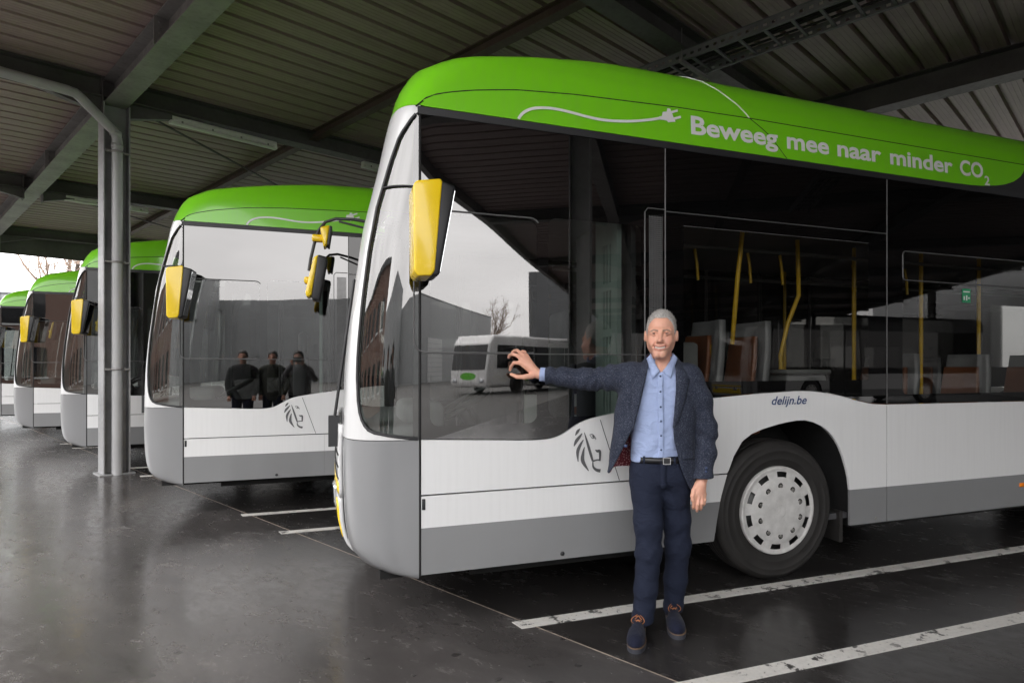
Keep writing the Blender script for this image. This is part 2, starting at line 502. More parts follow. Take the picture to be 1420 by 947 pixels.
# weather skin on top of the liner so that no daylight leaks through
o = MB().add([(V0, UBEG, zr(V0)+.1), (V1, UBEG, zr(V1)+.1), (V1, UEND, zr(V1)+.1), (V0, UEND, zr(V0)+.1), (V0, UBEG, zr(V0)+.14), (V1, UBEG, zr(V1)+.14), (V1, UEND, zr(V1)+.14), (V0, UEND, zr(V0)+.14)],
             [(3,2,1,0),(4,5,6,7),(0,1,5,4),(1,2,6,5),(2,3,7,6),(3,0,4,7)]).build('outer_roof', M['galv'], canopy)
MB().box((V0-.16, UBEG-.05, zr(V0)-.22), (V0-.002, UEND+.05, zr(V0)+.17)).build('gutter', M['galv'], canopy)
MB().box((V0, UEND+.002, zr(V0)-.62), (V1, UEND+.03, zr(V0)+.2)).build('verge_board', M['dark_steel_p'], canopy)
# brace rods in the far bays
for (v0_, u0_, v1_, u1_) in ((2.4, 10.7, 9.5, 16.8), (2.4, 17.2, 9.5, 23.3)):
    MB().tube([(v0_, u0_, zr(v0_)-.2), (v1_, u1_, zr(v1_)-.2)], .018, 8).build('brace_rod', M['dark_steel_p'], canopy)

def pipe(parent, pts, r, mat, name='drainpipe'):
    return MB().tube(pts, r, 20).build(name, mat, parent)
M['pipe'] = plain('grey_pvc_pipe', (.42, .42, .425), .4, vary=.06, scale=3)
dp = empty('drainpipe', vu(2.2, UA-.07), CROT, 'grey drainpipe with two elbows strapped into the steel column', 'drainpipe')
# local: x = v-2.2, y = u-10.63
MB().tube([(0, 0-.085, .0), (0, -.085, 4.50)], .062, 24).build('downpipe', M['pipe'], dp)
MB().tube([(0, -.085, 4.48), (-.01, -.088, 4.56), (-.05, -.095, 4.62), (-.42, -.20, 4.92), (-.47, -.215, 4.95), (-.55, -.225, 4.955)], .060, 24).build('elbow', M['pipe'], dp)
MB().tube([(-.53, -.225, 4.955), (-2.45, -.225, 5.0)], .062, 24).build('branch_pipe', M['pipe'], dp)
for z in (1.42, 2.86, 4.34):
    b = MB().lathe([(.064, -.014), (.072, -.014), (.072, .014), (.064, .014)], (0, -.085, z), 2, 24)
    b.box((-.132, -.10, z-.012), (-.066, -.07, z+.012)); b.box((.066, -.10, z-.012), (.132, -.07, z+.012))
    b.build('pipe_clip', M['galv'], dp)
for p in ((0, -.085, 4.42), (-.02, -.088, 4.58)):
    MB().lathe([(.062, -.03), (.069, -.03), (.069, .03), (.062, .03)], p, 2, 24).build('socket', M['pipe'], dp)

M['lamp_white'] = plain('batten_housing_white', (.72, .71, .69), .35, vary=.08)
def batten(v, u, label):
    r_ = empty('batten_light', vu(v, u, zr(v)-.30), CROT, label, 'light', 'unlit strip lights under the rafters')
    MB().rbox((-.74, -.055, -.075), (.74, .055, 0), .012).build('housing', M['lamp_white'], r_)
    MB().rbox((-.70, -.047, -.118), (.70, .047, -.0755), .02, 3).build('diffuser', M['lamp_white'], r_)
    for x in (-.72, .72): MB().rbox((x-.03, -.05, -.115), (x+.03, .05, -.07), .008).build('end_cap', M['lamp_white'], r_)
    for x in (-.45, .45): MB().box((x-.01, -.01, 0), (x+.01, .01, .025)).build('hanger', M['galv'], r_)
    for x in (-.6, -.2, .2, .6): MB().box((x-.012, -.06, -.09), (x+.012, -.0552, -.06)).build('clip', M['galv'], r_)
    return r_
batten(3.60, UA, 'long white unlit strip light on the rafter beside the drainpipe column')
batten(3.45, UA+6.5, 'small far white strip light glimpsed behind the drainpipe column')
batten(6.6, UA, 'white strip light hidden above the second bus behind the column rafter')

# perforated cable tray hung below the roof
M['tray'] = steel_mat('zinc_cable_tray', (.22, .225, .235), .05)
tv, tz = 6.55, 5.05
tray = empty('cable_tray', vu(tv, 0, 0), CROT, 'galvanised cable ladder with punched side rails hung below the roof', 'cable tray')
for sgn, nm in ((-1, 'side_rail'), (1, 'side_rail')):
    x = sgn*.24
    b = MB()
    zs = [tz, tz+.035, tz+.065, tz+.11]
    us = np.arange(-9, 6.01, .10)
    for i in range(len(us)-1):
        a, c = float(us[i]), float(us[i+1])
        for (z0, z1) in ((zs[0], zs[1]), (zs[2], zs[3])):
            b.add([(x, a, z0), (x, c, z0), (x, c, z1), (x, a, z1)], [(0,1,2,3)])
        b.add([(x, a, zs[1]), (x, a+.055, zs[1]), (x, a+.055, zs[2]), (x, a, zs[2])], [(0,1,2,3)])
    b.add([(x, -9, zs[0]), (x, 6, zs[0]), (x-sgn*.03, 6, zs[0]), (x-sgn*.03, -9, zs[0])], [(0,1,2,3)])
    b.add([(x, -9, zs[3]), (x, 6, zs[3]), (x+sgn*.02, 6, zs[3]), (x+sgn*.02, -9, zs[3])], [(0,1,2,3)])
    b.build(nm, M['tray'], tray, solid=.003, recalc=False)
rung = MB().box((-.238, -.015, tz+.006), (.238, .015, tz+.03))
r0 = rung.build('rung', M['tray'], tray)
for k in range(-28, 20):
    rr = r0 if k == -28 else r0.copy()
    if k != -28: COL.objects.link(rr)
    rr.parent = tray; rr.location = (0, k*.30, 0)
for u in (-6, -2.3, 1.2, 4.0):
    for sx in (-.27, .27):
        MB().tube([(sx, u, tz-.02), (sx, u, zr(tv)+.0)], .006, 6).build('hanger_rod', M['galv'], tray)
    MB().box((-.30, u-.02, tz-.045), (.30, u+.02, tz-.004)).build('bracket', M['galv'], tray)
for (x, r_) in ((-.10, .016), (-.03, .022), (.08, .014)):
    MB().tube([(x, uu, tz+.036+r_+.006*math.sin(uu*1.7+x*20)) for uu in np.arange(-8.9, 5.9, .4)], r_, 8).build('cable', M['rubber'], tray)
# ------------------------------------------------------------ the bus (local: x to the rear, y inward from the driver's side, z up)
BW, BXR = 2.55, 11.68
CB, CN = .40, 2.9
def ca(z): return float(np.interp(z, [0, 2.87, 3.12], [0, 0, 1]))*.42+(1-float(np.interp(z, [0, 2.87, 3.12], [0, 0, 1])))*max(.16, .034-fz(min(z, 2.87)))
FZ = [(.30,-.10),(.33,-.22),(.37,-.30),(.44,-.355),(.55,-.378),(.70,-.388),(.9,-.392),(1.07,-.388),(1.36,-.380),(1.49,-.372),(1.75,-.348),(1.9,-.327),(2.24,-.284),(2.6,-.198),(2.80,-.157),(2.98,-.112),(3.06,-.082),(3.14,-.03),(3.24,.13),(3.32,.50),(3.41,1.0),(3.455,1.6),(3.48,2.3)]
IZ = [(.3,0),(2.87,0),(3.1,.012),(3.2,.035),(3.3,.085),(3.37,.145),(3.42,.22),(3.45,.29),(3.48,.45)]
def fz(z): return float(np.interp(z, *zip(*FZ)))
def iz(z): return float(np.interp(z, *zip(*IZ)))
def xc(z): return fz(z)+ca(z)
def corner(phi, z, off=0.0):
    CA = ca(z); s_, c_ = math.sin(phi), math.cos(phi)
    nx, ny = -(s_**(2-2/CN) if s_ > 0 else 0)/CA, -(c_**(2-2/CN) if c_ > 0 else 0)/CB
    L = math.hypot(nx, ny) or 1
    return (xc(z)-CA*s_**(2/CN)+off*nx/L, iz(z)+CB-CB*max(c_, 0)**(2/CN)+off*ny/L, z)
def phi_at(x, z):
    t = min(1.0, max(0.0, (xc(z)-x)/ca(z))); return math.asin(min(1, t**(CN/2)))
def side_pt(x, z, off=0.0):
    if x >= xc(z): return (x, iz(z)-off, z)
    return corner(phi_at(x, z), z, off)
def smooth_curve(pts, step=.02, k=3):
    xs = np.arange(pts[0][0], pts[-1][0]+1e-6, step); zs = np.interp(xs, *zip(*pts))
    for _ in range(k): zs[1:-1] = (zs[:-2]+2*zs[1:-1]+zs[2:])/4
    return lambda x: float(np.interp(x, xs, zs))
zglass = smooth_curve([(-.1,1.066),(0,1.064),(.4,1.045),(.60,1.035),(.70,1.034),(.78,1.042),(.822,1.058),(.877,1.098),(.935,1.131),(.995,1.150),(1.157,1.178),(1.25,1.191),(1.5,1.222),(1.87,1.258),(2.2,1.280),(2.5,1.293),(2.65,1.292),(2.8,1.275),(2.95,1.245),(3.08,1.213),(3.2,1.190),(3.34,1.183),(5.2,1.176),(12,1.176)], k=6)
ARCH = [(1.864,.32),(1.890,.46),(1.918,.599),(1.963,.738),(2.019,.868),(2.085,.962),(2.16,1.008),(2.247,1.036),(2.35,1.060),(2.443,1.076),(2.53,1.085),(2.602,1.085),(2.68,1.068),(2.746,1.040),(2.80,1.004),(2.851,.956),(2.90,.885),(2.936,.81),(2.978,.69),(2.996,.573)]
zarch = lambda x: float(np.interp(x, *zip(*ARCH)))
def arch2(x):   # rear wheel cut-out
    return .32 + .72*max(0, 1-((x-8.28)/.60)**2)**.5 if abs(x-8.28) < .60 else .32
SEAM = smooth_curve([(-.03,2.86),(0,2.896),(.04,2.932),(.1,2.958),(.18,2.981),(.29,3.0075),(.43,3.032),(.555,3.052),(.9,3.080),(1.6,3.107),(2.15,3.1155),(4.8,3.113),(12,3.113)], .01, 2)
GEND = [(3.3,2.874),(3.95,2.874),(4.20,2.878),(4.34,2.886),(4.50,2.905),(4.60,2.925),(4.70,2.958),(4.78,3.005),(4.83,3.06),(4.85,3.105)]

def mirror_y(b):
    b.v = [(p[0], BW-p[1], p[2]) for p in b.v]; return b
def side_patch(xs, zlo, zhi, nz=10, off=0.0):
    P = []
    for x in xs:
        a, c = zlo(x), zhi(x)
        P.append([side_pt(x, a+(c-a)*k/nz, off) for k in range(nz+1)])
    return MB().grid(P)
def lin(a, b, n): return [a+(b-a)*i/n for i in range(n+1)]
C_ = lambda v: (lambda x: v)

GL_SIDE = glass_mat('side_glass_cab', [(.055, .665, 1.13, 2.30, .05), (.735, 1.34, 1.16, 2.33, .05)], (.50, .53, .51))
GL_MID = glass_mat('side_glass_saloon', [(1.64, 3.17, 1.36, 2.352, .02), (3.50, 5.10, 1.25, 2.31, .04), (5.35, 6.95, 1.30, 2.31, .04), (7.15, 8.75, 1.45, 2.31, .04), (8.95, 10.4, 1.45, 2.31, .04)], (.58, .58, .56), .05)
GL_FRONT = glass_mat('laminated_front_glass', None, (.66, .69, .67))
GL_RIGHT = glass_mat('door_side_glass', [(.08, 1.22, .5, 2.45, .04), (1.5, 3.3, 1.3, 2.3, .04), (3.45, 4.75, .5, 2.45, .04), (5.0, 6.8, 1.3, 2.3, .04), (7.0, 8.8, 1.45, 2.3, .04), (9, 10.6, 1.45, 2.3, .04)], (.13, .13, .13), .05)

def text_mesh(body, size, shear=0.0, bold=0.0, spacing=1.0):
    cu = bpy.data.curves.new('txt', 'FONT'); cu.body = body; cu.size = size; cu.shear = shear; cu.offset = bold; cu.space_character = spacing
    cu.resolution_u = 4
    o = bpy.data.objects.new('txt', cu); COL.objects.link(o)
    bpy.context.view_layer.update()
    me = bpy.data.meshes.new_from_object(o.evaluated_get(bpy.context.evaluated_depsgraph_get()))
    V = [tuple(v.co) for v in me.vertices]; F = [tuple(p.vertices) for p in me.polygons]
    bpy.data.objects.remove(o); bpy.data.curves.remove(cu); bpy.data.meshes.remove(me)
    return V, F
def text_on_side(name, parts, mat, parent, off=.006):
    """parts: (body, x0, x1, z0, z1 of the caps, shear, bold); glyphs follow the panel"""
    b = MB()
    for (body, x0, x1, z0, z1, shear, bold) in parts:
        V, F = text_mesh(body, 1.0, shear, bold)
        xs = [p[0] for p in V]; lo, hi = min(xs), max(xs)
        cap = .70
        W_ = []
        for p in V:
            x = x0+(p[0]-lo)/(hi-lo)*(x1-x0); z = z0+(p[1]/cap)*(z1-z0)
            W_.append(side_pt(x, z, off))
        b.add(W_, F)
    return b.build(name, mat, parent)
def stroke(b, pts, sub=6, off=.004):
    """tapered brush stroke on the side; pts (x, z, width)"""
    n = len(pts)
    P = []
    for i in range((n-1)*sub+1):
        t = i/sub; k = min(int(t), n-2); u = t-k
        p = [pts[max(k-1, 0)], pts[k], pts[k+1], pts[min(k+2, n-1)]]
        q = [.5*((2*p[1][c])+(-p[0][c]+p[2][c])*u+(2*p[0][c]-5*p[1][c]+4*p[2][c]-p[3][c])*u*u+(-p[0][c]+3*p[1][c]-3*p[2][c]+p[3][c])*u**3) for c in range(3)]
        P.append(q)
    rows = []
    for i, q in enumerate(P):
        a = P[max(i-1, 0)]; c = P[min(i+1, len(P)-1)]
        dx, dz = c[0]-a[0], c[1]-a[1]; L = math.hypot(dx, dz) or 1
        nx, nz = -dz/L*q[2]/2, dx/L*q[2]/2
        rows.append([side_pt(q[0]-nx, q[1]-nz, off), side_pt(q[0]+nx, q[1]+nz, off)])
    b.grid(rows, smooth=False)
LION = [[(.9313,1.086,.0047),(.9167,1.0701,.0175),(.9022,1.0472,.0047)],[(.9459,1.0582,.0047),(.9283,1.037,.0163),(.908,1.0132,.0198),(.8935,.9839,.0058)],[(.9535,1.0196,.0047),(.9313,.985,.0175),(.9167,.9474,.0198),(.9196,.89,.0047)],[(.9605,.9756,.0047),(.9517,.9404,.0163),(.95,.8912,.0233),(.987,.8317,.0047)],[(.9593,1.0632,.0035),(.9811,.9939,.0151),(1.0017,.9271,.0163),(1.0136,.888,.0116)],[(1.0136,.888,.0093),(1.0433,.8948,.0081),(1.0642,.891,.0093)],[(1.0302,.956,.0035),(1.0433,.9472,.0151),(1.06,.9437,.0163),(1.06,.8912,.0105)],[(1.0136,.8852,.0058),(1.0165,.8548,.0116),(1.0373,.8344,.0175),(1.0642,.8274,.021)],[(.9929,1.0483,.0029),(1.0136,1.0476,.0058),(1.0326,1.0249,.0047),(1.0314,1.0166,.0029)],[(.9946,1.0466,.0023),(1.0106,1.0268,.0047),(1.0302,1.0283,.0035)],[(1.0112,1.0411,.0047),(1.0171,1.0354,.0093),(1.0207,1.0297,.0035)]]
CABLE = [(.5515,2.8788),(.5703,2.9082),(.595,2.9302),(.6316,2.9497),(.6758,2.9621),(.7354,2.9696),(.7957,2.97),(.8568,2.9661),(.9185,2.9593),(.981,2.9524),(1.0442,2.9483),(1.1001,2.9489),(1.1567,2.9526),(1.2385,2.9628),(1.3216,2.9776),(1.4059,2.9973),(1.4709,3.0158)]
PLUG = [(1.4606,3.0235),(1.483,3.0314),(1.4882,3.0582),(1.5176,3.0641),(1.5228,3.0864),(1.5437,3.0865),(1.5489,3.0718),(1.5962,3.0913),(1.598,3.076),(1.5559,3.059),(1.5664,3.0327),(1.6174,3.0525),(1.6209,3.0375),(1.5752,3.0201),(1.5787,3.0067),(1.5542,3.0032),(1.5263,2.9961),(1.5176,3.0057),(1.4916,3.0066),(1.4658,3.0059)]

def wheel(parent, x, right=False):
    w = bpy.data.objects.new('wheel', None); COL.objects.link(w); w.parent = parent
    w.location = (x, 0 if not right else BW, .478)
    if right: w.rotation_euler = (0, 0, math.pi)
    pr = [(.285,.045),(.300,.030),(.318,.020),(.345,.011),(.350,.0085),(.354,.011),(.40,.007),(.404,.0045),(.408,.007),(.436,.012),(.440,.0105),(.444,.014),(.458,.024),(.466,.033),(.4715,.042),(.4765,.056)]
    for g0 in (.092, .132, .172, .212):
        pr += [(.478, g0-.006), (.467, g0-.004), (.467, g0+.004), (.478, g0+.006)]
    pr += [(.4765,.245),(.464,.270),(.43,.288),(.30,.27)]
    MB().lathe(pr, n=72).build('tyre', M['rubber'], w)
    # cover: polar grid with the vent slots left open
    rings = [(.0,-.020),(.046,-.0205),(.050,-.0205),(.10,-.020),(.14,-.018),(.195,-.013),(.212,-.008),(.222,-.003),(.228,.000),(.264,.006),(.270,.007),(.280,.004),(.290,.000),(.297,.003),(.300,.014),(.300,.04)]
    n = 120; b = MB()
    V = [(r*math.cos(2*math.pi*j/n), h, r*math.sin(2*math.pi*j/n)) for (r, h) in rings for j in range(n)]
    F = []
    for i in range(len(rings)-1):
        for j in range(n):
            if i in (8,) and 3 <= (j+2) % 12 <= 8: continue
            F.append((i*n+j, i*n+(j+1) % n, (i+1)*n+(j+1) % n, (i+1)*n+j))
    b.add(V, F, 0, True)
    rim = b.build('rim', M['rim'], w)
    MB().lathe([(0, .05), (.285, .052), (.285, .09), (0, .09)], n=40).build('brake_drum', M['steel_dark'], w)
    nut = None
    for k in range(10):
        th = 2*math.pi*(k+.5)/10
        if nut is None:
            q = MB().lathe([(.0235,.004),(.0235,-.0030),(.0205,-.0030),(.0195,.006)], n=18, mi=0)
            q.lathe([(.0195,-.0012),(0,-.0012)], n=18, mi=1)
            q.lathe([(.0125,.004),(.0125,-.006),(.010,-.009),(0,-.009)], n=6, mi=2, smooth=False)
            nut = q.build('wheel_nut', [M['rim'], M['gap'], M['nut']], w); o = nut
        else:
            o = nut.copy(); COL.objects.link(o); o.parent = w
        o.location = (.170*math.cos(th), -.0150, .170*math.sin(th))
    e = MB()
    e.lathe([(.042,-.0205),(.042,-.0235),(.0385,-.0235),(.0385,-.0205)], n=40)
    for k in range(3):
        th = math.pi/2+2*math.pi*k/3
        tip = (.039*math.cos(th), .039*math.sin(th)); s_ = (.007*math.cos(th+math.pi/3), .007*math.sin(th+math.pi/3)); s2 = (.007*math.cos(th-math.pi/3), .007*math.sin(th-math.pi/3))
        e.prism([tip, s_, (0, 0), s2], 1, -.0235, -.0203)
    e.build('hub_emblem', M['rim'], w)
    return w

def seat(parent, x, y, h=1.0, flip=False, z0=.55, pad=None):
    """bus seat seen from behind: grey shell with brown pad, facing the front (-x)"""
    s_ = MB(); prof_b = []
    W_ = .43
    rows = []
    for k in range(13):
        t = k/12
        z = z0+.42+t*.74; xx = x+.10*t+.02*math.sin(t*3)
        hw = (W_/2)*(1-.10*t-.35*max(0, t-.78)**1.2)
        rows.append([(xx+.035*math.cos(a)*0+(.03-.035*abs(math.sin(a))), y+hw*math.sin(a), z) for a in lin(-math.pi/2, math.pi/2, 10)])
    back = MB().grid(rows).build('seat_back', M['seat_shell'], parent, solid=.045, offset=0)
    rows = []
    for k in range(13):
        t = .05+.80*k/12
        z = z0+.44+t*.72; xx = x+.10*t+.02*math.sin(t*3)
        hw = (W_/2)*(.84-.10*t-.25*max(0, t-.6)**1.2)
        rows.append([(xx+.062-.03*abs(math.sin(a)), y+hw*math.sin(a), z) for a in lin(-math.pi/2, math.pi/2, 10)])
    MB().grid(rows).build('back_pad', M['seat_pad'], back, solid=.02, offset=0)
    MB().grid([[(p[0]-.115, p[1], p[2]) for p in r_] for r_ in rows]).build('front_pad', M['seat_pad'], back, solid=.03, offset=0)
    c = MB().rbox((x-.42, y-W_/2, z0+.36), (x+.02, y+W_/2, z0+.44), .03).build('seat_cushion', M['seat_pad'], parent)
    MB().rbox((x-.30, y-.05, .40), (x-.12, y+.05, z0+.36), .015).build('seat_base', M['seat_shell'], c)

def make_bus():
    root = empty('city_bus')
    B = lambda b, name, mat, par=root, **k: b.build(name, mat, par, **k)
    SOL = dict(solid=.018, offset=-1)
    # ---- driver's side skirts and panels
    def panel(name, xs, lo, hi, mat, nz=10, off=0.0, par=root, th=.018):
        b = side_patch(xs, lo, hi, nz, off)
        o = b.build(name, mat, par, recalc=False)
        m = o.modifiers.new('solid', 'SOLIDIFY'); m.thickness = th; m.offset = 1
        m = o.modifiers.new('split', 'EDGE_SPLIT'); m.split_angle = R(40)
        return o
    panel('side_panel', lin(.007, 1.90, 80)+lin(1.905, 1.9655, 6)+lin(1.967, 2.9955, 80)+[2.9962]+lin(2.9968, 3.341, 8),
          lambda x: .7575 if x < 1.9672 else (zarch(x) if x < 2.9965 else .32), lambda x: zglass(x)-.006, M['white'], 12)
    panel('skirt_flap', lin(.007, 1.2735, 30), C_(.32), C_(.7485), M['white'], 5)
    panel('skirt_flap', lin(1.2745, 1.864, 12)+lin(1.866, 1.966, 14), lambda x: .32 if x <= 1.864 else zarch(x), C_(.7485), M['white'], 5)
    panel('side_panel', lin(3.348, 5.32, 12), C_(.32), lambda x: zglass(x)-.006, M['white'], 10)
    panel('side_panel', lin(5.327, 7.60, 12)+lin(7.62, 8.94, 50)+lin(8.96, 11.2, 10), arch2, lambda x: zglass(x)-.006, M['white'], 10)
    # ---- fairing: one green shell round the front and both sides, closed on top
    zs = [2.882, 2.93, 2.98, 3.04, 3.10, 3.14, 3.17, 3.20, 3.225, 3.25, 3.275, 3.30, 3.325, 3.35, 3.37, 3.39, 3.41, 3.43, 3.445, 3.455, 3.466, 3.474, 3.48]
    rows = []
    for z in zs:
        L = [(xc(z)+(BXR-.12-xc(z))*q, iz(z), z) for q in [1, .85, .7, .55, .42, .3, .22, .15, .1, .06, .03, .012]]
        L += [corner(p, z) for p in lin(0, math.pi/2, 16)]
        Rr = [(p[0], BW-p[1], p[2]) for p in L[::-1]]
        rows.append(L+Rr)
    b = MB().grid(rows)
    top = rows[-1]; n = len(top)
    fair = b.build('roof_fairing', M['green'], root, merge=True)
    MB().add([top[i] for i in range(n//2)]+[top[n-1-i] for i in range(n//2)], [(i, i+1, n//2+i+1, n//2+i) for i in range(n//2-1)]).build('roof_top', M['int_grey'], root)
    xs = lin(.02, 3.3, 60)+lin(3.35, 4.845, 50)
    panel('fairing_side_strip', xs, lambda x: float(np.interp(x, [.02]+[p[0] for p in GEND], [2.876]+[p[1] for p in GEND])), lambda x: SEAM(x)-.004, M['green'], 4, .007, th=.006)
    panel('black_cant_rail', lin(3.3, 11.3, 20), C_(2.87), lambda x: SEAM(x)-.005, M['black_plastic'], 3, .003, th=.004)
    b = MB(); b.tube([side_pt(x, SEAM(x), .0015) for x in lin(-.02, 11.2, 200)], .0045, 6); b.build('panel_gap', M['gap'], fair)
    b = MB(); b.tube([side_pt(x, z, .0075) for x, z in ((2.151,3.112),(2.235,3.062),(2.31,3.012),(2.375,2.945),(2.439,2.876))], .0024, 6); b.build('panel_gap', M['gap'], fair)
    b = MB(); P = []
    for t in lin(0, 1, 14):
        z = 3.118+(3.472-3.118)*t; P.append((2.151-.42*t**1.15, iz(z)-.001, z))
    b.tube(P, .0045, 6); b.build('gap_highlight', M['decal_white'], fair)  # white tube stands in for the highlight along the upper panel gap
    # drip rail over the glass
    panel('drip_rail', lin(-.01, 11.2, 60), C_(2.832), C_(2.872), M['black_plastic'], 3, .008, th=.02)
    # ---- glazing on the driver's side
    def glass_panel(name, x0, x1, mat, n=40):
        b = side_patch(lin(x0, x1, n), zglass, C_(2.834), 16, -.001)
        return b.build(name, mat, root, recalc=False)
    g1 = glass_panel('cab_window', .008, 1.505, GL_SIDE)
    g2 = glass_panel('saloon_window', 1.511, 3.342, GL_MID)
    g3 = glass_panel('saloon_window', 3.348, 5.22, GL_MID)
    glass_panel('saloon_window', 5.226, 7.05, GL_MID, 12); glass_panel('saloon_window', 7.056, 8.85, GL_MID, 12); glass_panel('saloon_window', 8.856, 11.2, GL_MID, 12)
    def rrect(x0, x1, z0, z1, r, n=5):
        P = []
        for cx_, cz_, a0 in ((x1-r, z1-r, 0), (x0+r, z1-r, 90), (x0+r, z0+r, 180), (x1-r, z0+r, 270)):
            P += [(cx_+r*math.cos(R(a0+90*k/n)), cz_+r*math.sin(R(a0+90*k/n))) for k in range(n+1)]
        return P+[P[0]]
    def seal(par, P, r=.004, mat=None):
        b = MB().tube([side_pt(x, z, .001) for x, z in P], r, 6); return b.build('window_seal', mat or M['black_plastic'], par)
    M.setdefault('seal', plain('grey_window_seal', (.10, .10, .10), .4))
    seal(g1, rrect(-.03, .685, 1.535, 2.318, .06)[2:-5], .005, M['seal'])
    seal(g1, [(.012, 1.530), (1.36, 1.530)], .0035, M['seal'])
    seal(g2, [(1.512, 2.434), (3.34, 2.432)], .004, M['seal'])
    seal(g2, [(1.508, zglass(1.51)), (1.508, 2.83)], .004, M['seal'])
    seal(g3, [(3.345, zglass(3.34)), (3.345, 2.83)], .004, M['seal'])
    seal(g3, rrect(3.50, 5.10, 2.10, 2.315, .03), .005, M['seal'])
    seal(g2, [(1.640, 2.353), (3.172, 2.351)], .0025, M['seal'])
    # vent grille strip behind the cab
    b = MB(); b.tube([side_pt(x, z, .001) for x, z in ((1.5, 2.445), (1.385, 2.445), (1.365, 2.42), (1.365, 1.30))], .004, 6); b.build('window_seal', M['seal'], g1)
    gr = MB(); 
    for zz in np.arange(1.25, 2.40, .0125): gr.box((1.395, -.0035, zz), (1.485, -.0012, zz+.005))
    for xx in np.arange(1.395, 1.49, .011): gr.box((xx, -.003, 1.25), (xx+.0035, -.0005, 2.40))
    gr.build('vent_grille', M['seal'], g1)
    # sticker on the third pane
    st = MB().box((4.115, -.003, 1.955), (4.205, -.0012, 2.062)).build('safety_sticker', M['sticker_green'], g3)
    b = MB(); b.box((4.125, -.0045, 2.035), (4.195, -.0031, 2.045)); b.box((4.128, -.0045, 1.975), (4.142, -.0031, 2.005)); b.box((4.155, -.0045, 1.972), (4.168, -.0031, 2.012)); b.box((4.178, -.0045, 1.985), (4.195, -.0031, 1.998))
    b.build('pictogram', M['decal_white'], st)
    # ---- front corners
    XQ = [(1.063,-.008),(1.074,-.10),(1.086,-.17),(1.10,-.235),(1.116,-.268),(1.14,-.286),(1.169,-.299),(1.21,-.310),(1.27,-.317),(1.404,-.322),(1.544,-.318),(1.799,-.297),(2.092,-.262),(2.327,-.220),(2.569,-.154),(2.712,-.106),(2.745,-.084),(2.798,-.050),(2.830,-.024),(2.855,.004)]
    xq = lambda z: float(np.interp(z, *zip(*XQ)))
    for right in (False, True):
        mm = (lambda b: mirror_y(b)) if right else (lambda b: b)
        rows = [[corner(p, z) for p in lin(phi_at(-.004, z), math.pi/2, 18)] for z in [.30,.315,.33,.345,.36,.38,.40,.43,.47,.52,.58,.66,.76,.88,1.0,1.056]]
        o = mm(MB().grid(rows)).build('corner_panel', M['grey'], root); md = o.modifiers.new('solid', 'SOLIDIFY'); md.thickness = .015; md.offset = -1; o.modifiers.new('split', 'EDGE_SPLIT').split_angle = R(40)
        zz_ = [1.0605,1.064,1.070,1.078,1.086,1.10,1.116,1.14,1.169,1.21,1.27]+lin(1.33, 2.70, 22)[1:]+[2.73,2.76,2.80,2.83,2.853,2.879]
        rows = []
        for z in zz_:
            p0 = phi_at(xq(z) if z < 2.855 else .004, z)
            rows.append([corner(p, z, .001) for p in lin(p0, math.pi/2, 10)]+[(fz(z)-.001, CB+k*.03, z) for k in (1, 2, 3)])
        o = mm(MB().grid(rows)).build('front_pillar', M['white'] if False else M['pillar_white'], root); md = o.modifiers.new('solid', 'SOLIDIFY'); md.thickness = .02; md.offset = -1; o.modifiers.new('split', 'EDGE_SPLIT').split_angle = R(40)
        b = MB(); b.tube([corner(phi_at(xq(z)+.004, z), z, .0) for z in [1.0635]+zz_[1:-2]], .0085, 8); mm(b).build('pillar_gasket', M['black_plastic'], root)
        rows = [[corner(p, z, -.008) for p in lin(phi_at(.002, z), phi_at(xq(z), z), 10)] for z in zz_[:-2]]
        gq = mm(MB().grid(rows)).build('quarter_window', GL_FRONT, root)
        b = MB(); b.tube([corner(p, 2.435, .0) for p in lin(phi_at(.0, 2.435), phi_at(xq(2.435), 2.435), 8)], .006, 6); mm(b).build('window_seal', M['black_plastic'], gq)
        b = MB(); b.tube([side_pt(.002, z, -.004) for z in lin(.315, 2.84, 30)], .0075, 8); mm(b).build('door_post_gap', M['gap'], root)
        # broad black inner post behind the joint
        b = MB()
        b.grid([[side_pt(x, z, -.012) for x in lin(-.035, .05, 4)] for z in lin(1.07, 2.83, 20)]); mm(b).build('inner_post', M['int_dark'], root)
    # ---- front: screen, mask, bumper, lamps
    ys = lin(CB+.088, BW-CB-.088, 14)
    rows = [[(fz(z)+.035-.012*math.sin(math.pi*(y/BW)), y, z) for y in ys] for z in lin(1.13, 2.87, 16)]
    MB().grid(rows).build('windscreen', GL_FRONT, root)
    rows = [[(fz(z)+.025-.010*math.sin(math.pi*(y/BW)), y, z) for y in lin(CB+.085, BW-CB-.085, 10)] for z in lin(2.60, 2.885, 5)]
    MB().grid(rows).build('destination_window', M['film_dark'], root)
    def fr(z0, z1, y0, y1, out, name, mat, nz=8, th=.02, par=root):
        rows = [[(fz(z)-out*math.sin(math.pi*max(0, min(1, (y-.30)/(BW-.60))))**.35 if y > .3 else fz(z), y, z) for y in lin(y0, y1, 22)] for z in lin(z0, z1, nz)]
        o = MB().grid(rows).build(name, mat, par); md = o.modifiers.new('solid', 'SOLIDIFY'); md.thickness = th; md.offset = -1; return o
    mask = fr(.70, 1.118, CB-.02, BW-CB+.02, .045, 'front_mask', M['pillar_white'])
    for z in (.80, .87, .94): fr(z, z+.012, CB+.0, BW-CB-.0, .052, 'grille_slot', M['gap'], 3, .01, mask)
    fr(.72, .78, CB+.0, BW-CB, .054, 'grille_strip', M['yellow'], 3, .01, mask)
    bump = fr(.36, .695, CB-.02, BW-CB+.02, .050, 'bumper', M['pillar_white'], 10)
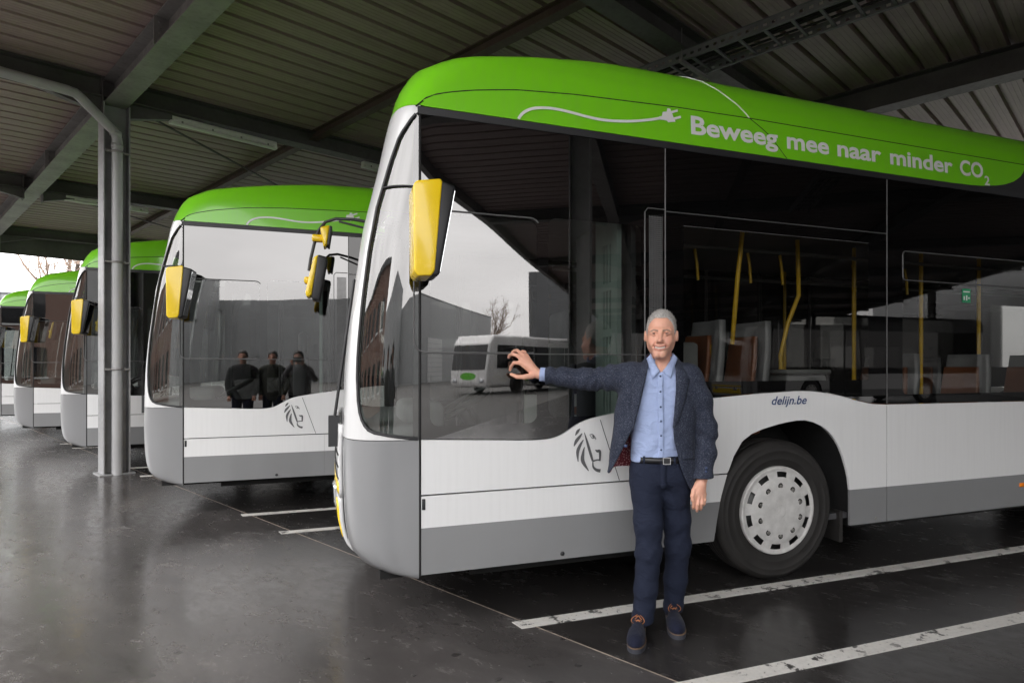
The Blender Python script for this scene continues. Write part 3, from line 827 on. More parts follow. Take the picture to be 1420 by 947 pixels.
    fr(.46, .66, CB+.03, BW-CB-.03, .060, 'bumper_band', M['yellow'], 6, .012, bump)
    fr(.31, .355, CB-.02, BW-CB+.02, .03, 'lower_lip', M['grey'], 4)
    for y in (.62, BW-.84):
        hl = MB(); rows = [[(fz(z)-.050-.012*math.sin(math.pi*k/6), y+.22*k/6, z) for k in range(7)] for z in lin(.60, .73, 5)]
        hl.grid(rows).build('headlight', M['lamp_clear'], root, solid=.03)
    # wiper
    b = MB(); b.tube([(fz(1.1)-.06, .60, 1.08), (fz(1.5)-.02, .62, 1.5), (fz(2.0)-.01, .66, 2.0)], .010, 6); b.box((fz(1.1)-.085, .52, .98), (fz(1.1)-.02, .62, 1.16)); b.build('wiper', M['black_plastic'], root)
    b = MB(); b.tube([(fz(1.1)-.06, 1.55, 1.08), (fz(1.5)-.02, 1.50, 1.5), (fz(2.0)-.01, 1.45, 2.0)], .010, 6); b.build('wiper', M['black_plastic'], root)
    # ---- mirrors
    def bevel_prism(poly, axis, a, b_, r, seg=3):
        t = MB().prism(poly, axis, a, b_); me = bpy.data.meshes.new('t'); me.from_pydata(t.v, [], t.f)
        bm = bmesh.new(); bm.from_mesh(me); bmesh.ops.recalc_face_normals(bm, faces=bm.faces)
        bmesh.ops.bevel(bm, geom=bm.edges[:], offset=r, segments=seg, profile=.5, affect='EDGES', clamp_overlap=True); bpy.data.meshes.remove(me)
        return MB().bm(bm)
    mir = bevel_prism([(.060,2.387),(.140,2.365),(.060,1.915),(.020,1.905)], 1, -.335, -.115, .012).build('side_mirror', M['black_plastic'], root)
    bevel_prism([(-.068,2.352),(-.05,2.372),(.062,2.392),(.072,2.38),(.036,1.935),(.020,1.908),(-.045,1.902),(-.064,1.925)], 1, -.345, -.12, .034, 5).build('mirror_cover', M['yellow'], mir)
    GLM = NT('mirror_glass'); M.setdefault('mirror', GLM.done(GLM.bsdf((.8,.82,.83), .02, 1.0)))
    MB().add([(.1385,-.315,2.345),(.1385,-.135,2.345),(.0645,-.135,1.935),(.0645,-.315,1.935)], [(0,1,2,3)]).build('mirror_glass', M['mirror'], mir, solid=.002, offset=0)
    MB().tube([(.04,-.13,2.30),(.045,-.05,2.32),(.05,.02,2.33)], .020, 10).build('mirror_arm', M['black_plastic'], mir)
    # door-side pair on a swan-neck arm
    rx, ry = -.555, 2.74
    arm = MB().tube([(.10, BW-.22, 2.70), (-.10, BW-.12, 2.74), (-.30, BW-.02, 2.785), (-.45, BW+.08, 2.80), (-.54, BW+.14, 2.775), (-.60, ry, 2.70), (-.635, ry, 2.58), (-.665, ry, 2.44), (-.68, ry, 2.33)], .014, 8).build('front_mirror', M['black_plastic'], root)
    MB().tube([(.10, BW-.22, 2.60), (-.20, BW-.08, 2.70), (-.42, BW+.05, 2.77)], .010, 8).build('stay', M['black_plastic'], arm)
    bevel_prism([(rx-.03,2.72),(rx+.055,2.745),(rx+.03,2.56),(rx-.0,2.54)], 1, ry-.10, ry+.10, .02).build('mirror_cover', M['yellow'], arm)
    bevel_prism([(rx+.052,2.74),(rx+.075,2.73),(rx+.05,2.55),(rx+.028,2.56)], 1, ry-.10, ry+.10, .008).build('mirror_back', M['black_plastic'], arm)
    MB().rbox((rx-.10, ry-.05, 2.60), (rx-.0, ry+.05, 2.66), .015).build('mirror_clamp', M['yellow'], arm)
    bevel_prism([(rx-.085,2.44),(rx-.04,2.47),(rx-.10,2.09),(rx-.145,2.08),(rx-.15,2.13)], 1, ry-.11, ry+.11, .02).build('mirror_cover', M['yellow'], arm)
    bevel_prism([(rx-.05,2.47),(rx+.035,2.45),(rx-.03,2.05),(rx-.105,2.07)], 1, ry-.11, ry+.11, .02).build('mirror_back', M['black_plastic'], arm)
    MB().rbox((rx-.165, ry-.05, 2.21), (rx-.10, ry+.05, 2.27), .015).build('mirror_clamp', M['yellow'], arm)
    # ---- door side
    def rpatch(name, xs, lo, hi, mat, nz=8, off=0, th=.018):
        b = mirror_y(side_patch(xs, lo, hi, nz, off)); o = b.build(name, mat, root, recalc=False)
        if th: m = o.modifiers.new('solid', 'SOLIDIFY'); m.thickness = th; m.offset = -1; o.modifiers.new('split', 'EDGE_SPLIT').split_angle = R(40)
        return o
    rarch = lambda x: max(arch2(x), (.32 + .72*max(0, 1-((x-2.42)/.58)**2)**.5 if abs(x-2.42) < .58 else .32))
    rpatch('side_panel', lin(1.30, 3.38, 50), rarch, C_(1.17), M['white'])
    rpatch('side_panel', lin(4.85, 11.2, 80), rarch, C_(1.17), M['white'])
    rpatch('door_side_window', lin(1.30, 3.38, 6), C_(1.176), C_(2.834), GL_RIGHT, 2, -.002, 0)
    rpatch('door_side_window', lin(4.85, 11.2, 8), C_(1.176), C_(2.834), GL_RIGHT, 2, -.002, 0)
    rpatch('black_cant_rail', lin(.01, 11.3, 20), C_(2.836), C_(2.885), M['black_plastic'], 2, .003, .01)
    for (x0, x1) in ((.01, .645), (.655, 1.29), (3.39, 4.11), (4.12, 4.84)):
        dl = rpatch('door_leaf', lin(x0, x1, 6), C_(.36), C_(2.83), GL_RIGHT, 4, -.003, 0)
        b = MB(); b.tube([(x, BW-.0, z) for x, z in rrect(x0+.01, x1-.01, .37, 2.82, .04)], .016, 6); b.build('door_frame', M['black_plastic'], dl)
    # ---- tail
    rows = []
    for z in [.40, .8, 1.2, 1.8, 2.4, 2.87]:
        e = .10*(1-((z-.4)/2.6)) * 0 + .0
        Lr = [(11.2, 0, z), (11.40, .004, z), (11.53, .03, z), (11.62, .10, z), (11.67-.03*(z-.4), .25, z), (BXR-.03*(z-.4), .8, z)]
        rows.append(Lr+[(p[0], BW-p[1], p[2]) for p in Lr[::-1]])
    MB().grid(rows).build('tail_panel', M['white'], root)
    rows = [[(11.4, .05, z), (BXR-.14, .5, z), (BXR-.14, BW-.5, z), (11.4, BW-.05, z)] for z in (2.86, 3.3)]
    MB().grid(rows).build('tail_cover', M['green'], root)
    # ---- underside, arches, wheels
    b = MB(); b.box((-.20, .10, .29), (1.80, BW-.10, .34)); b.box((3.06, .05, .29), (7.6, BW-.05, .34)); b.box((8.95, .05, .29), (11.5, BW-.05, .36)); b.build('underbody', M['chassis'], root)
    b = MB(); b.box((.30, .14, .245), (1.75, .17, .33)); b.build('air_dam', M['chassis'], root)
    MB().box((2.93, .03, .20), (2.96, .36, .42)).build('mudflap', M['rubber'], root)
    for (xa, xb, y0, y1) in ((1.84, 3.03, .02, .55), (7.66, 8.92, .02, .70), (1.84, 3.03, BW-.55, BW-.02), (7.66, 8.92, BW-.70, BW-.02)):
        b = MB(); cx_ = (xa+xb)/2; rr = (xb-xa)/2
        P = [(cx_-rr*math.cos(t), .34+(.80)*math.sin(t)**.8) for t in lin(0, math.pi, 18)]
        rows = [[(p[0], y0, p[1]) for p in P], [(p[0], y1, p[1]) for p in P]]
        b.grid(rows); ym = y1 if y0 < 1 else y0
        b.add([(p[0], ym, p[1]) for p in P], [tuple(range(len(P)))]); b.build('wheel_arch_liner', M['chassis'], root)
    wheel(root, 2.381); wheel(root, 8.28); wheel(root, 2.42, True); wheel(root, 8.28, True)
    # ---- markings
    cb = MB(); P = CABLE
    for i in range(1): stroke(cb, [(x, z, .0165) for x, z in P], 3, .0115)
    pl = [side_pt(x, z, .0115) for x, z in PLUG]; cb.add(pl, [tuple(range(len(pl)))]); cb.build('plug_and_cable_decal', M['decal_white'], root)
    for (w_, x0_, x1_) in (('Beweeg', 1.691, 2.367), ('mee', 2.442, 2.805), ('naar', 2.879, 3.286), ('minder', 3.371, 4.009), ('CO', 4.087, 4.342)):
        text_on_side('roof_lettering', [(w_, x0_, x1_, 2.948, 3.064, 0, .026)], M['decal_white'], root, .0115)
    text_on_side('roof_lettering', [('2', 4.353, 4.411, 2.895, 2.966, 0, .024)], M['decal_white'], root, .0115)
    text_on_side('web_lettering', [('delijn.be', 2.318, 2.612, 1.199, 1.256, .28, .012)], M['decal_blue'], root, .003)
    lg = MB()
    for s_ in LION: stroke(lg, s_)
    lg.build('lion_emblem', M['decal_grey'], root)
    b = MB(); stroke(b, [(1.0624, 1.1354, .004), (1.126, .9485, .004), (1.1895, .7616, .004)]); b.build('panel_line', M['gap'], root)
    b = MB().lathe([(0, -.003), (.012, -.004), (.014, .002)], (.822, 0, .352), 1, 18); b.build('towing_plug', M['black_plastic'], root)
    b = MB().lathe([(.004, -.003), (.010, -.003), (.010, .001)], (3.24, 0, .352), 1, 18); b.build('lock', M['nut'], root)
    MB().rbox((4.765, -.012, .475), (4.86, .002, .507), .004).build('marker_lamp', M['lamp_amber'], root)
    MB().rbox((10.2, -.012, .475), (10.3, .002, .507), .004).build('marker_lamp', M['lamp_amber'], root)
    MB().rbox((.012, -.004, .675), (.03, .002, .735), .002).build('flap_hinge', M['black_plastic'], root)
    # ---- inside
    MB().box((-.12, .06, .36), (11.4, BW-.06, .40)).build('saloon_floor', M['int_floor'], root)
    MB().box((.15, .06, 2.52), (11.4, BW-.06, 2.56)).build('saloon_ceiling', M['int_grey'], root)
    MB().box((11.38, .06, .4), (11.42, BW-.06, 2.5)).build('rear_bulkhead', M['int_dark'], root)
    # lower inner wall behind the side panels
    MB().box((.05, .03, .40), (1.84, .05, 1.0)).build('inner_wall', M['int_dark'], root)
    MB().box((3.06, .03, .40), (7.6, .05, 1.12)).build('inner_wall', M['int_dark'], root)
    # dashboard, wheel, cab seat, cab partition
    dash = MB(); dash.rbox((-.30, .18, .75), (.14, 2.1, 1.12), .05, 3); dash.rbox((-.05, .40, 1.05), (.20, 1.05, 1.24), .05, 3); dash.build('dashboard', M['int_grey'], root)
    swl = MB(); c = Vector((.33, .66, 1.20)); ax = Vector((-.5, 0, .87)).normalized(); e1 = Vector((0, 1, 0)); e2 = ax.cross(e1)
    swl.tube([c+(e1*math.cos(t)+e2*math.sin(t))*.225 for t in lin(0, 2*math.pi, 32)], .016, 8, caps=False)
    for t in (R(90), R(210), R(330)): swl.tube([c, c+(e1*math.cos(t)+e2*math.sin(t))*.22], .013, 6)
    swl.tube([c, c-ax*.35], .035, 8); swl.build('steering_wheel', M['int_dark'], root)
    ds = MB(); ds.rbox((.52, .42, .86), (1.0, .92, 1.0), .05, 3); ds.rbox((.94, .43, .95), (1.07, .91, 1.62), .05, 3); ds.rbox((.99, .53, 1.60), (1.08, .81, 1.84), .04, 3); ds.rbox((.62, .52, .4), (.92, .82, .86), .03); ds.build('driver_seat', M['int_dark'], root)
    # partition behind the driver, pale frame with slotted panel
    pt = MB(); pt.box((1.22, .10, .40), (1.25, .46, 1.10)); pt.box((1.22, .10, 2.30), (1.25, .46, 2.45))
    zg_ = [1.10, 1.40, 1.70, 2.00, 2.30]
    for z0_, z1_ in zip(zg_[:-1], zg_[1:]):
        pt.box((1.22, .10, z1_-.05), (1.25, .46, z1_))
        for (y0_, y1_) in ((.10, .20), (.225, .25), (.275, .30), (.325, .46)): pt.box((1.2205, y0_, z0_), (1.2495, y1_, z1_-.05))
    pt.build('cab_partition', M['cab_green'], root)
    MB().box((1.30, .06, .4), (1.33, 1.05, 2.45)).build('partition_back', M['int_dark'], root)
    # seats, poles
    for (x, y) in ((1.95, .36), (2.33, .36), (3.75, .36), (4.55, .36), (2.15, 2.15), (2.95, 2.15), (5.35, .36), (5.35, 2.1), (6.1, .36), (6.1, 2.1)):
        seat(root, x, y, z0=.62 if x < 3 else .40)
    MB().rbox((1.62, .15, 1.10), (1.85, .55, 1.62), .03).build('cab_locker', M['int_grey'], root)
    bx = MB(); bx.rbox((2.62, .20, 1.24), (2.98, .50, 1.40), .03, 3); bx.rbox((2.60, .18, 1.40), (3.0, .52, 1.435), .012); bx.build('wheel_box_lid', M['int_grey'], root)
    poles = [[(2.30, .30, 2.45), (2.27, .32, 2.1), (2.25, .36, 1.62)],
             [(2.95, .50, 2.45), (2.96, .50, 2.15), (2.98, .52, 2.02), (2.90, .55, 1.80), (2.83, .55, 1.55), (2.83, .55, 1.25)],
             [(3.62, .60, 2.45), (3.62, .60, .42)], [(4.38, .60, 2.45), (4.38, .60, .42)], [(3.95, 1.9, 2.45), (3.95, 1.9, .42)], [(5.1, .6, 2.45), (5.1, .6, .42)],
             [(1.72, 1.30, 2.5), (1.75, 1.30, 2.0), (1.72, 1.30, 1.85)]]
    for P in poles: MB().tube(P, .017, 10).build('grab_pole', M['pole'], root)
    for (x, y) in ((2.05, .55), (2.52, .55), (2.82, .55), (3.7, .7), (4.3, .7)):
        st = MB(); st.tube([(x, y, 2.33), (x+.02, y, 2.22), (x+.03, y, 2.10)], .012, 6); st.build('hand_strap', M['pole'], root)
    MB().tube([(1.4, .55, 2.35), (9.5, .55, 2.35)], .016, 8).build('ceiling_rail', M['int_grey'], root)
    MB().tube([(1.4, 1.95, 2.35), (9.5, 1.95, 2.35)], .016, 8).build('ceiling_rail', M['int_grey'], root)
    return root
M['pillar_white'] = paint('pillar_white_paint', (.70, .70, .70))
bus1 = make_bus()
bus1.location = (.391, 3.512, 0)
spots = [(.391, 3.515), (-1.453, 7.11), (-3.425, 10.94), (-5.452, 14.78), (-7.47, 18.62)]
bus_labels = ['nearest white and green city bus that the man leans against',
              'second white and green bus from the man, its screen pillar clear of the column',
              'third white and green bus from the man, partly hidden by the drainpipe column',
              'fourth white and green bus from the man, standing left of the column',
              'last white and green bus of the row, only its front corner showing']
km = kid_map()
SMALL = ('lock', 'hub_emblem', 'pictogram', 'hand_strap', 'web_lettering', 'wheel_box_lid', 'vent_grille', 'flap_hinge', 'seat_base', 'cab_locker', 'brake_drum')
for i, (x, y) in enumerate(spots):
    b_ = bus1 if i == 0 else copy_tree(bus1, km, None, SMALL if i > 1 else ())
    b_.location = (x, y, 0)
    tag(b_, bus_labels[i], 'bus', 'electric-assist city buses parked side by side under the canopy')
# ------------------------------------------------------------ the yard behind the photographer (mirrored in the glass) and the trees beyond
M['facade'] = plain('grey_cladding', (.30, .31, .315), .5, vary=.08, scale=1.0)
M['facade_dark'] = plain('anthracite_cladding', (.10, .105, .11), .5, vary=.08, scale=1.0)
M['door_panel'] = plain('roller_door_pale', (.55, .56, .56), .5)
M['coach_white'] = plain('coach_white_paint', (.78, .78, .78), .25, vary=.04, coat=.5)
M['coach_glass'] = plain('coach_tinted_glass', (.012, .013, .015), .06, vary=.02)
M['coach_green'] = plain('coach_green_print', (.10, .42, .03), .3)

def warehouse(name, loc, rz, L, W, H, mat, label, gable=1.2, doors=3):
    r_ = empty(name, loc, rz, label, 'building')
    n = int(L/1.2)
    step = L/n
    pm = None
    for k in range(n):      # wide cladding panels with recessed joints along the front
        if pm is None:
            o = MB().box((.01, -.06, 0), (step-.01, 0, H)).build('cladding_panel', mat, r_); pm = o.data
        else:
            o = bpy.data.objects.new('cladding_panel', pm); COL.objects.link(o); o.parent = r_
        o.location = (k*step, 0, 0)
    MB().prism([(0, 0), (L, 0), (L, H), (L/2, H+gable), (0, H)], 1, .003, W).build('wall', mat, r_)
    MB().box((-.1, -.09, H-.0), (L+.1, .0, H+.12)).build('coping', M['facade_dark'], r_)
    for k in range(doors):
        x = L*(k+.5)/doors-2
        d_ = MB().box((x, -.10, 0), (x+4, -.062, 4.2)).build('roller_door', M['door_panel'], r_)
        for j in range(9): MB().box((x, -.112, .1+j*.45), (x+4, -.1002, .14+j*.45)).build('slat', M['facade'], d_)
    return r_
warehouse('warehouse', (17.4, -72, -.01), math.atan2(25.0, -12.7), 28, 32, 7.8, M['facade'], 'long grey clad warehouse mirrored in the cab window', 0.0, 2)
warehouse('depot_workshop', (33.0, -46, -.01), R(118), 16, 14, 8.6, M['facade_dark'], 'dark anthracite workshop block mirrored beside the cab partition', 0.0, 1)
warehouse('washing_hall', (-34, -62, -.01), R(18)+math.pi*0, 24, 18, 9.6, M['facade'], 'pale grey washing hall mirrored in the second bus', 0.0, 3)
warehouse('storage_hall', (66, -30, -.01), R(125), 40, 20, 9.0, M['facade'], 'low pale storage hall mirrored in the rear saloon window', 0.0, 4)

def brick_office():
    t = NT('red_brick'); v = t.coord(); bk = t.n('ShaderNodeTexBrick'); mp = t.coord(rot=(R(90), 0, 0)); t.l(mp, bk.inputs['Vector'])
    bk.inputs['Scale'].default_value = 4.5; bk.inputs['Color1'].default_value = (.15, .075, .055, 1); bk.inputs['Color2'].default_value = (.19, .10, .075, 1); bk.inputs['Mortar'].default_value = (.30, .27, .24, 1)
    m = t.done(t.bsdf(bk.outputs['Color'], .8))
    r_ = empty('brick_office', vu(-19, -6, -.01), CROT+math.pi/2, 'red brick depot office whose glow shows in the front corner windows', 'building')
    L = 42
    MB().box((0, .003, 0), (L, 10, 6.6)).build('wall', m, r_); MB().box((-.2, -.2, 6.6), (L+.2, 10.2, 6.85)).build('roof', M['facade_dark'], r_)
    for k in range(9):
        for z in (.9, 3.9):
            w = MB().box((2+k*4.5, -.05, z), (4.2+k*4.5, .0, z+1.6)).build('window', M['coach_glass'], r_)
            MB().box((1.9+k*4.5, -.09, z-.1), (4.3+k*4.5, -.051, z-.002)).build('sill', M['door_panel'], w)
brick_office()
o_ = vu(2, 46, -.01)
warehouse('sky_block_hall', (o_[0]-16, o_[1]-8, -.01), CROT, 46, 12, 5.4, M['facade'], 'low pale hall added unseen past the bus row to block low sky', 0.0, 4)  # unseen hall, added to keep low sky glare off the floor
def coach(loc, rz, label, logo=True):
    r_ = empty('coach', loc, rz, label, 'coach', 'white coaches standing in the yard behind the photographer')
    # local x rearwards, y across, front at x=0
    poly = [(.15, .35), (0, .6), (0, 1.2), (.25, 2.7), (.6, 3.15), (11.6, 3.2), (11.9, 2.9), (11.95, .5), (11.6, .35)]
    t = MB().prism(poly, 1, 0, 2.5)
    body = t.build('body', M['coach_white'], r_, bevel=.12)
    w = MB()
    MB().prism([(.18, 1.30), (.42, 2.62), (.47, 2.62), (.23, 1.30)], 1, .12, 2.38).build('windscreen', M['coach_glass'], r_).location = (-.215, 0, 0)
    for y in (-.012, 2.5):
        for k in range(6):
            MB().box((.9+k*1.75, y, 1.35), (2.58+k*1.75, y+.012, 2.60)).build('side_window', M['coach_glass'], r_)
        for x in (2.5, 8.6):
            MB().lathe([(.0, 0), (.25, .0), (.27, -.01), (.48, -.01), (.48, .2)], (x, -.015 if y < 0 else 2.515, .48), 1, 28).build('wheel', M['rubber'], r_)
        if logo:
            e = MB(); n = 24; yy = -.016 if y < 0 else 2.516
            e.add([(3.9+.9*math.cos(2*math.pi*k/n), yy, .92+.30*math.sin(2*math.pi*k/n)) for k in range(n)], [tuple(range(n))]); e.build('green_ellipse', M['coach_green'], r_, solid=.003, offset=0)
    if logo:
        n = 24; MB().add([(-.006, 1.25+.55*math.cos(2*math.pi*k/n), .95+.2*math.sin(2*math.pi*k/n)) for k in range(n)], [tuple(range(n))]).build('green_ellipse', M['coach_green'], r_, solid=.003, offset=0)
    for y in (.2, 2.05): MB().rbox((-.03, y, .62), (.06, y+.28, .80), .02).build('headlight', M['lamp_clear'], r_)
    return r_
coach((5.2, -26.4, -.012), R(-40), 'white coach with green ellipse on its nose, mirrored in the cab window')
coach((17.5, -50, -.012), R(-52), 'far white coach with dark screen mirrored beyond the leaning man')
coach((24.5, -52, -.012), R(-52), 'farthest white coach standing beside the dark workshop', False)
coach((46, -33, -.012), R(30), 'white coach before the storage hall, mirrored in the rear saloon window', False)
# two more of the buses in the bays behind the photographer
for (x, y, lab) in ((13.9, -14.4, 'white bus with shadow painted over its green roof in an opposite bay, mirrored in the saloon windows'), (9.7, -18.9, 'white bus with shadow-painted roof farther along the opposite bays, mostly masked by its neighbour'), (15.6, -27.0, 'white bus with shadow-painted roof deep in the opposite bays, mirrored small')):
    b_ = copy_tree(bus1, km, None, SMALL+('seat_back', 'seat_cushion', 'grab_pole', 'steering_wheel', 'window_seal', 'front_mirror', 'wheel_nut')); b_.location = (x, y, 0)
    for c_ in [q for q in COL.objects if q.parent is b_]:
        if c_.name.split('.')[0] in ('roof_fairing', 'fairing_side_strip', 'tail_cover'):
            c_.material_slots[0].link = 'OBJECT'; c_.material_slots[0].material = M['int_dark']  # dark colour over the green roof parts stands in for shadow
        if c_.name.split('.')[0] in ('roof_lettering', 'subscript_lettering', 'plug_and_cable_decal'): bpy.data.objects.remove(c_)
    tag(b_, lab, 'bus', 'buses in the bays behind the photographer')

# ---- bare spring trees
M['bark'] = plain('tree_bark', (.075, .058, .046), .85, vary=.3, bump=.4)
M['twig'] = plain('budding_twigs', (.30, .22, .17), .8, vary=.25)
def bare_tree(loc, h, seed, label, depth=5):
    rn = random.Random(seed)
    r_ = empty('bare_tree', loc, rn.random()*6, label, 'tree', 'bare trees round the depot')
    tr = MB(); cr = MB()
    def grow(p, d, L, r, lev):
        n = 4; pts = [p]; q = p.copy(); dd = d.copy()
        for k in range(n):
            dd = (dd+Vector((rn.uniform(-.16,.16), rn.uniform(-.16,.16), rn.uniform(-.03,.14)))).normalized()
            q = q+dd*(L/n); pts.append(q.copy())
        (tr if lev < 2 else cr).tube(pts, [r*(1-.4*i/n) for i in range(n+1)], 7 if lev < 2 else 3, caps=False)
        if lev < depth:
            for k in range(rn.choice((3, 3, 4)) if lev else 6):
                t = rn.uniform(.35, 1.0) if k else 1.0
                i = min(int(t*n), n); b0 = pts[i]
                a = rn.uniform(0, 2*math.pi); s = rn.uniform(.45, .95)
                side = dd.orthogonal().normalized(); side = Matrix.Rotation(a, 3, dd) @ side
                grow(b0, (dd+side*s).normalized(), L*rn.uniform(.55, .78), r*.58, lev+1)
        else:
            for k in range(3):      # buds
                b0 = pts[rn.randint(1, n)]; s = .06
                a = Vector((rn.uniform(-1,1), rn.uniform(-1,1), rn.uniform(-1,1))).normalized()*s; c = a.orthogonal().normalized()*s*.6
                cr.add([b0-a, b0+c, b0+a, b0-c], [(0,1,2,3)])
    grow(Vector((0,0,0)), Vector((0,0,1)), h*.36, h*.020, 0)
    tr.build('trunk', M['bark'], r_, recalc=False); cr.build('crown', M['twig'], r_, recalc=False)
    return r_
bare_tree((-16.0, 44, -.01), 13.5, 3, 'bare budding tree showing beyond the far end of the canopy', 5)
bare_tree((24, -102, -.01), 16, 5, 'bare tree behind the warehouse, mirrored in the cab window', 5)
bare_tree((12, -108, -.01), 14, 8, 'smaller bare tree behind the warehouse, mirrored at its gable', 4)
bare_tree((-27, 62, -.01), 11, 11, 'far bare tree past the end of the row of buses', 4)
# ------------------------------------------------------------ the man (local: x to his left, y away from the camera, z up)
F32 = np.float32
def surface_nets(fn, lo, hi, h):
    """iso-surface of a distance function on a regular grid"""
    if callable(fn):
        ax = [np.arange(lo[i], hi[i]+h, h, dtype=F32) for i in range(3)]
        S = fn(*np.meshgrid(*ax, indexing='ij')).astype(F32)
    else: S = fn
    nx, ny, nz = S.shape
    ins = S < 0
    c = np.zeros((nx-1, ny-1, nz-1), np.int8)
    for a in (0, 1):
        for b in (0, 1):
            for d in (0, 1): c += ins[a:nx-1+a, b:ny-1+b, d:nz-1+d]
    act = (c > 0) & (c < 8)
    I, J, K = np.nonzero(act)
    idx = np.full(act.shape, -1, np.int32); idx[I, J, K] = np.arange(len(I))
    acc = np.zeros((len(I), 3), np.float64); cnt = np.zeros(len(I))
    cor = [(a, b, d) for a in (0, 1) for b in (0, 1) for d in (0, 1)]
    for p in cor:
        for k in range(3):
            if p[k]: continue
            q = list(p); q[k] = 1
            s0 = S[I+p[0], J+p[1], K+p[2]]; s1 = S[I+q[0], J+q[1], K+q[2]]
            m = (s0 < 0) != (s1 < 0)
            t = np.where(m, s0/np.where(m, s0-s1, 1), 0)
            e = np.tile(np.array(p, np.float64), (len(I), 1)); e[:, k] = t
            acc += e*m[:, None]; cnt += m
    V = acc/cnt[:, None]+np.stack([I, J, K], 1)
    V = V*h+np.array(lo)
    F = []
    for k in range(3):
        u, v = [(1, 2), (2, 0), (0, 1)][k]
        sl0 = [slice(None)]*3; sl1 = [slice(None)]*3
        sl0[k] = slice(0, -1); sl1[k] = slice(1, None)
        ch = ins[tuple(sl0)] != ins[tuple(sl1)]
        E = np.stack(np.nonzero(ch), 1)
        ok = (E[:, u] > 0) & (E[:, v] > 0) & (E[:, u] < S.shape[u]-1) & (E[:, v] < S.shape[v]-1)
        E = E[ok]
        d00 = E.copy(); d10 = E.copy(); d10[:, u] -= 1; d11 = d10.copy(); d11[:, v] -= 1; d01 = E.copy(); d01[:, v] -= 1
        Q = np.stack([idx[tuple(q.T)] for q in (d00, d10, d11, d01)], 1)
        flip = ~ins[tuple(E.T)]
        Q[flip] = Q[flip][:, ::-1]
        F.append(Q)
    F = np.concatenate(F)
    return V, F
def laplace(V, F, n=2, lam=.5):
    e = np.concatenate([F[:, [0, 1]], F[:, [1, 2]], F[:, [2, 3]], F[:, [3, 0]]])
    for _ in range(n):
        A = np.zeros_like(V); cN = np.zeros(len(V))
        for c in range(3):
            A[:, c] = np.bincount(e[:, 0], V[e[:, 1], c], len(V))+np.bincount(e[:, 1], V[e[:, 0], c], len(V))
        cN = np.bincount(e[:, 0], minlength=len(V))+np.bincount(e[:, 1], minlength=len(V))
        V = V+lam*(A/cN[:, None]-V)
    return V
def smin(a, b, k):
    h = np.clip(.5+.5*(b-a)/k, 0, 1)
    return b+(a-b)*h-k*h*(1-h)
def smax(a, b, k): return -smin(-a, -b, k)
def sph(X, Y, Z, c, r): return np.sqrt((X-c[0])**2+(Y-c[1])**2+(Z-c[2])**2)-r
def ell(X, Y, Z, c, r):
    q = np.sqrt(((X-c[0])/r[0])**2+((Y-c[1])/r[1])**2+((Z-c[2])/r[2])**2)
    return (q-1)*min(r)
def cone(X, Y, Z, a, b, ra, rb):
    a = np.array(a, F32); b = np.array(b, F32); d = b-a; L = float(d@d)
    t = np.clip(((X-a[0])*d[0]+(Y-a[1])*d[1]+(Z-a[2])*d[2])/L, 0, 1)
    return np.sqrt((X-a[0]-t*d[0])**2+(Y-a[1]-t*d[1])**2+(Z-a[2]-t*d[2])**2)-(ra+(rb-ra)*t)
def chain(X, Y, Z, pts, k=.006):
    s = None
    for (a, b) in zip(pts[:-1], pts[1:]):
        c = cone(X, Y, Z, a[:3], b[:3], a[3], b[3]); s = c if s is None else smin(s, c, k)
    return s
def mesh_obj(name, V, F, mats, parent, smooth=True, matidx=None):
    me = bpy.data.meshes.new(name); me.from_pydata(V.tolist(), [], F.tolist())
    for m in (mats if isinstance(mats, list) else [mats]): me.materials.append(m)
    if matidx is not None: me.polygons.foreach_set('material_index', matidx)
    me.polygons.foreach_set('use_smooth', [smooth]*len(me.polygons)); me.update()
    o = bpy.data.objects.new(name, me); COL.objects.link(o); o.parent = parent
    return o

# ---- cloth and skin
def skin_mat():
    t = NT('skin'); at = t.n('ShaderNodeAttribute'); at.attribute_name = 'tone'
    v = t.coord(); n = t.noise(v, 60, 4); n2 = t.noise(v, 380, 2)
    c = t.mix(t.ramp(n, .35, .7, 0, .16), at.outputs['Color'], (.42, .15, .10))
    sh = t.bsdf(c, .48, 0, t.bump(n2, .12, .002), 0, .4, **{'Subsurface Weight': .12, 'Subsurface Radius': (.012, .004, .002), 'Subsurface Scale': 1.0})
    return t.done(sh)
def tweed():
    t = NT('navy_tweed'); v = t.coord()
    a = t.noise(t.coord(scale=(1, 1, .35)), 340, 2); b = t.noise(t.coord(scale=(.35, .35, 1)), 340, 2); d_ = t.noise(v, 120, 3); g_ = t.noise(v, 22, 3)
    c = t.mix(t.ramp(g_, .3, .7), (.019, .024, .042), (.031, .037, .060))
    c = t.mix(t.math('MULTIPLY', t.ramp(a, .52, .66), t.ramp(d_, .35, .6)), c, (.115, .124, .155))
    c = t.mix(t.math('MULTIPLY', t.ramp(b, .54, .68), t.ramp(d_, .4, .6, 0, .8)), c, (.09, .10, .13))
    return t.done(t.bsdf(c, .9, 0, t.bump(t.math('ADD', t.math('ADD', a, b), t.math('MULTIPLY', g_, 1.5)), .35, .004), 0, .2, **{'Sheen Weight': .04}))
def cloth(name, base, scale=300, wr=.25, wscale=7, vary=.15, sheen=.1):
    t = NT(name); v = t.coord(); w = t.noise(t.coord(scale=(1.0, 1.0, 1.6)), wscale, 3, .5, .8); f = t.noise(v, scale, 2)
    c = t.mix(t.ramp(f, .3, .7), tuple(x*(1-vary) for x in base), tuple(min(1, x*(1+vary)) for x in base))
    return t.done(t.bsdf(c, .85, 0, t.bump(t.math('ADD', w, t.math('MULTIPLY', f, .08)), wr, .03), 0, .25, **{'Sheen Weight': sheen}))
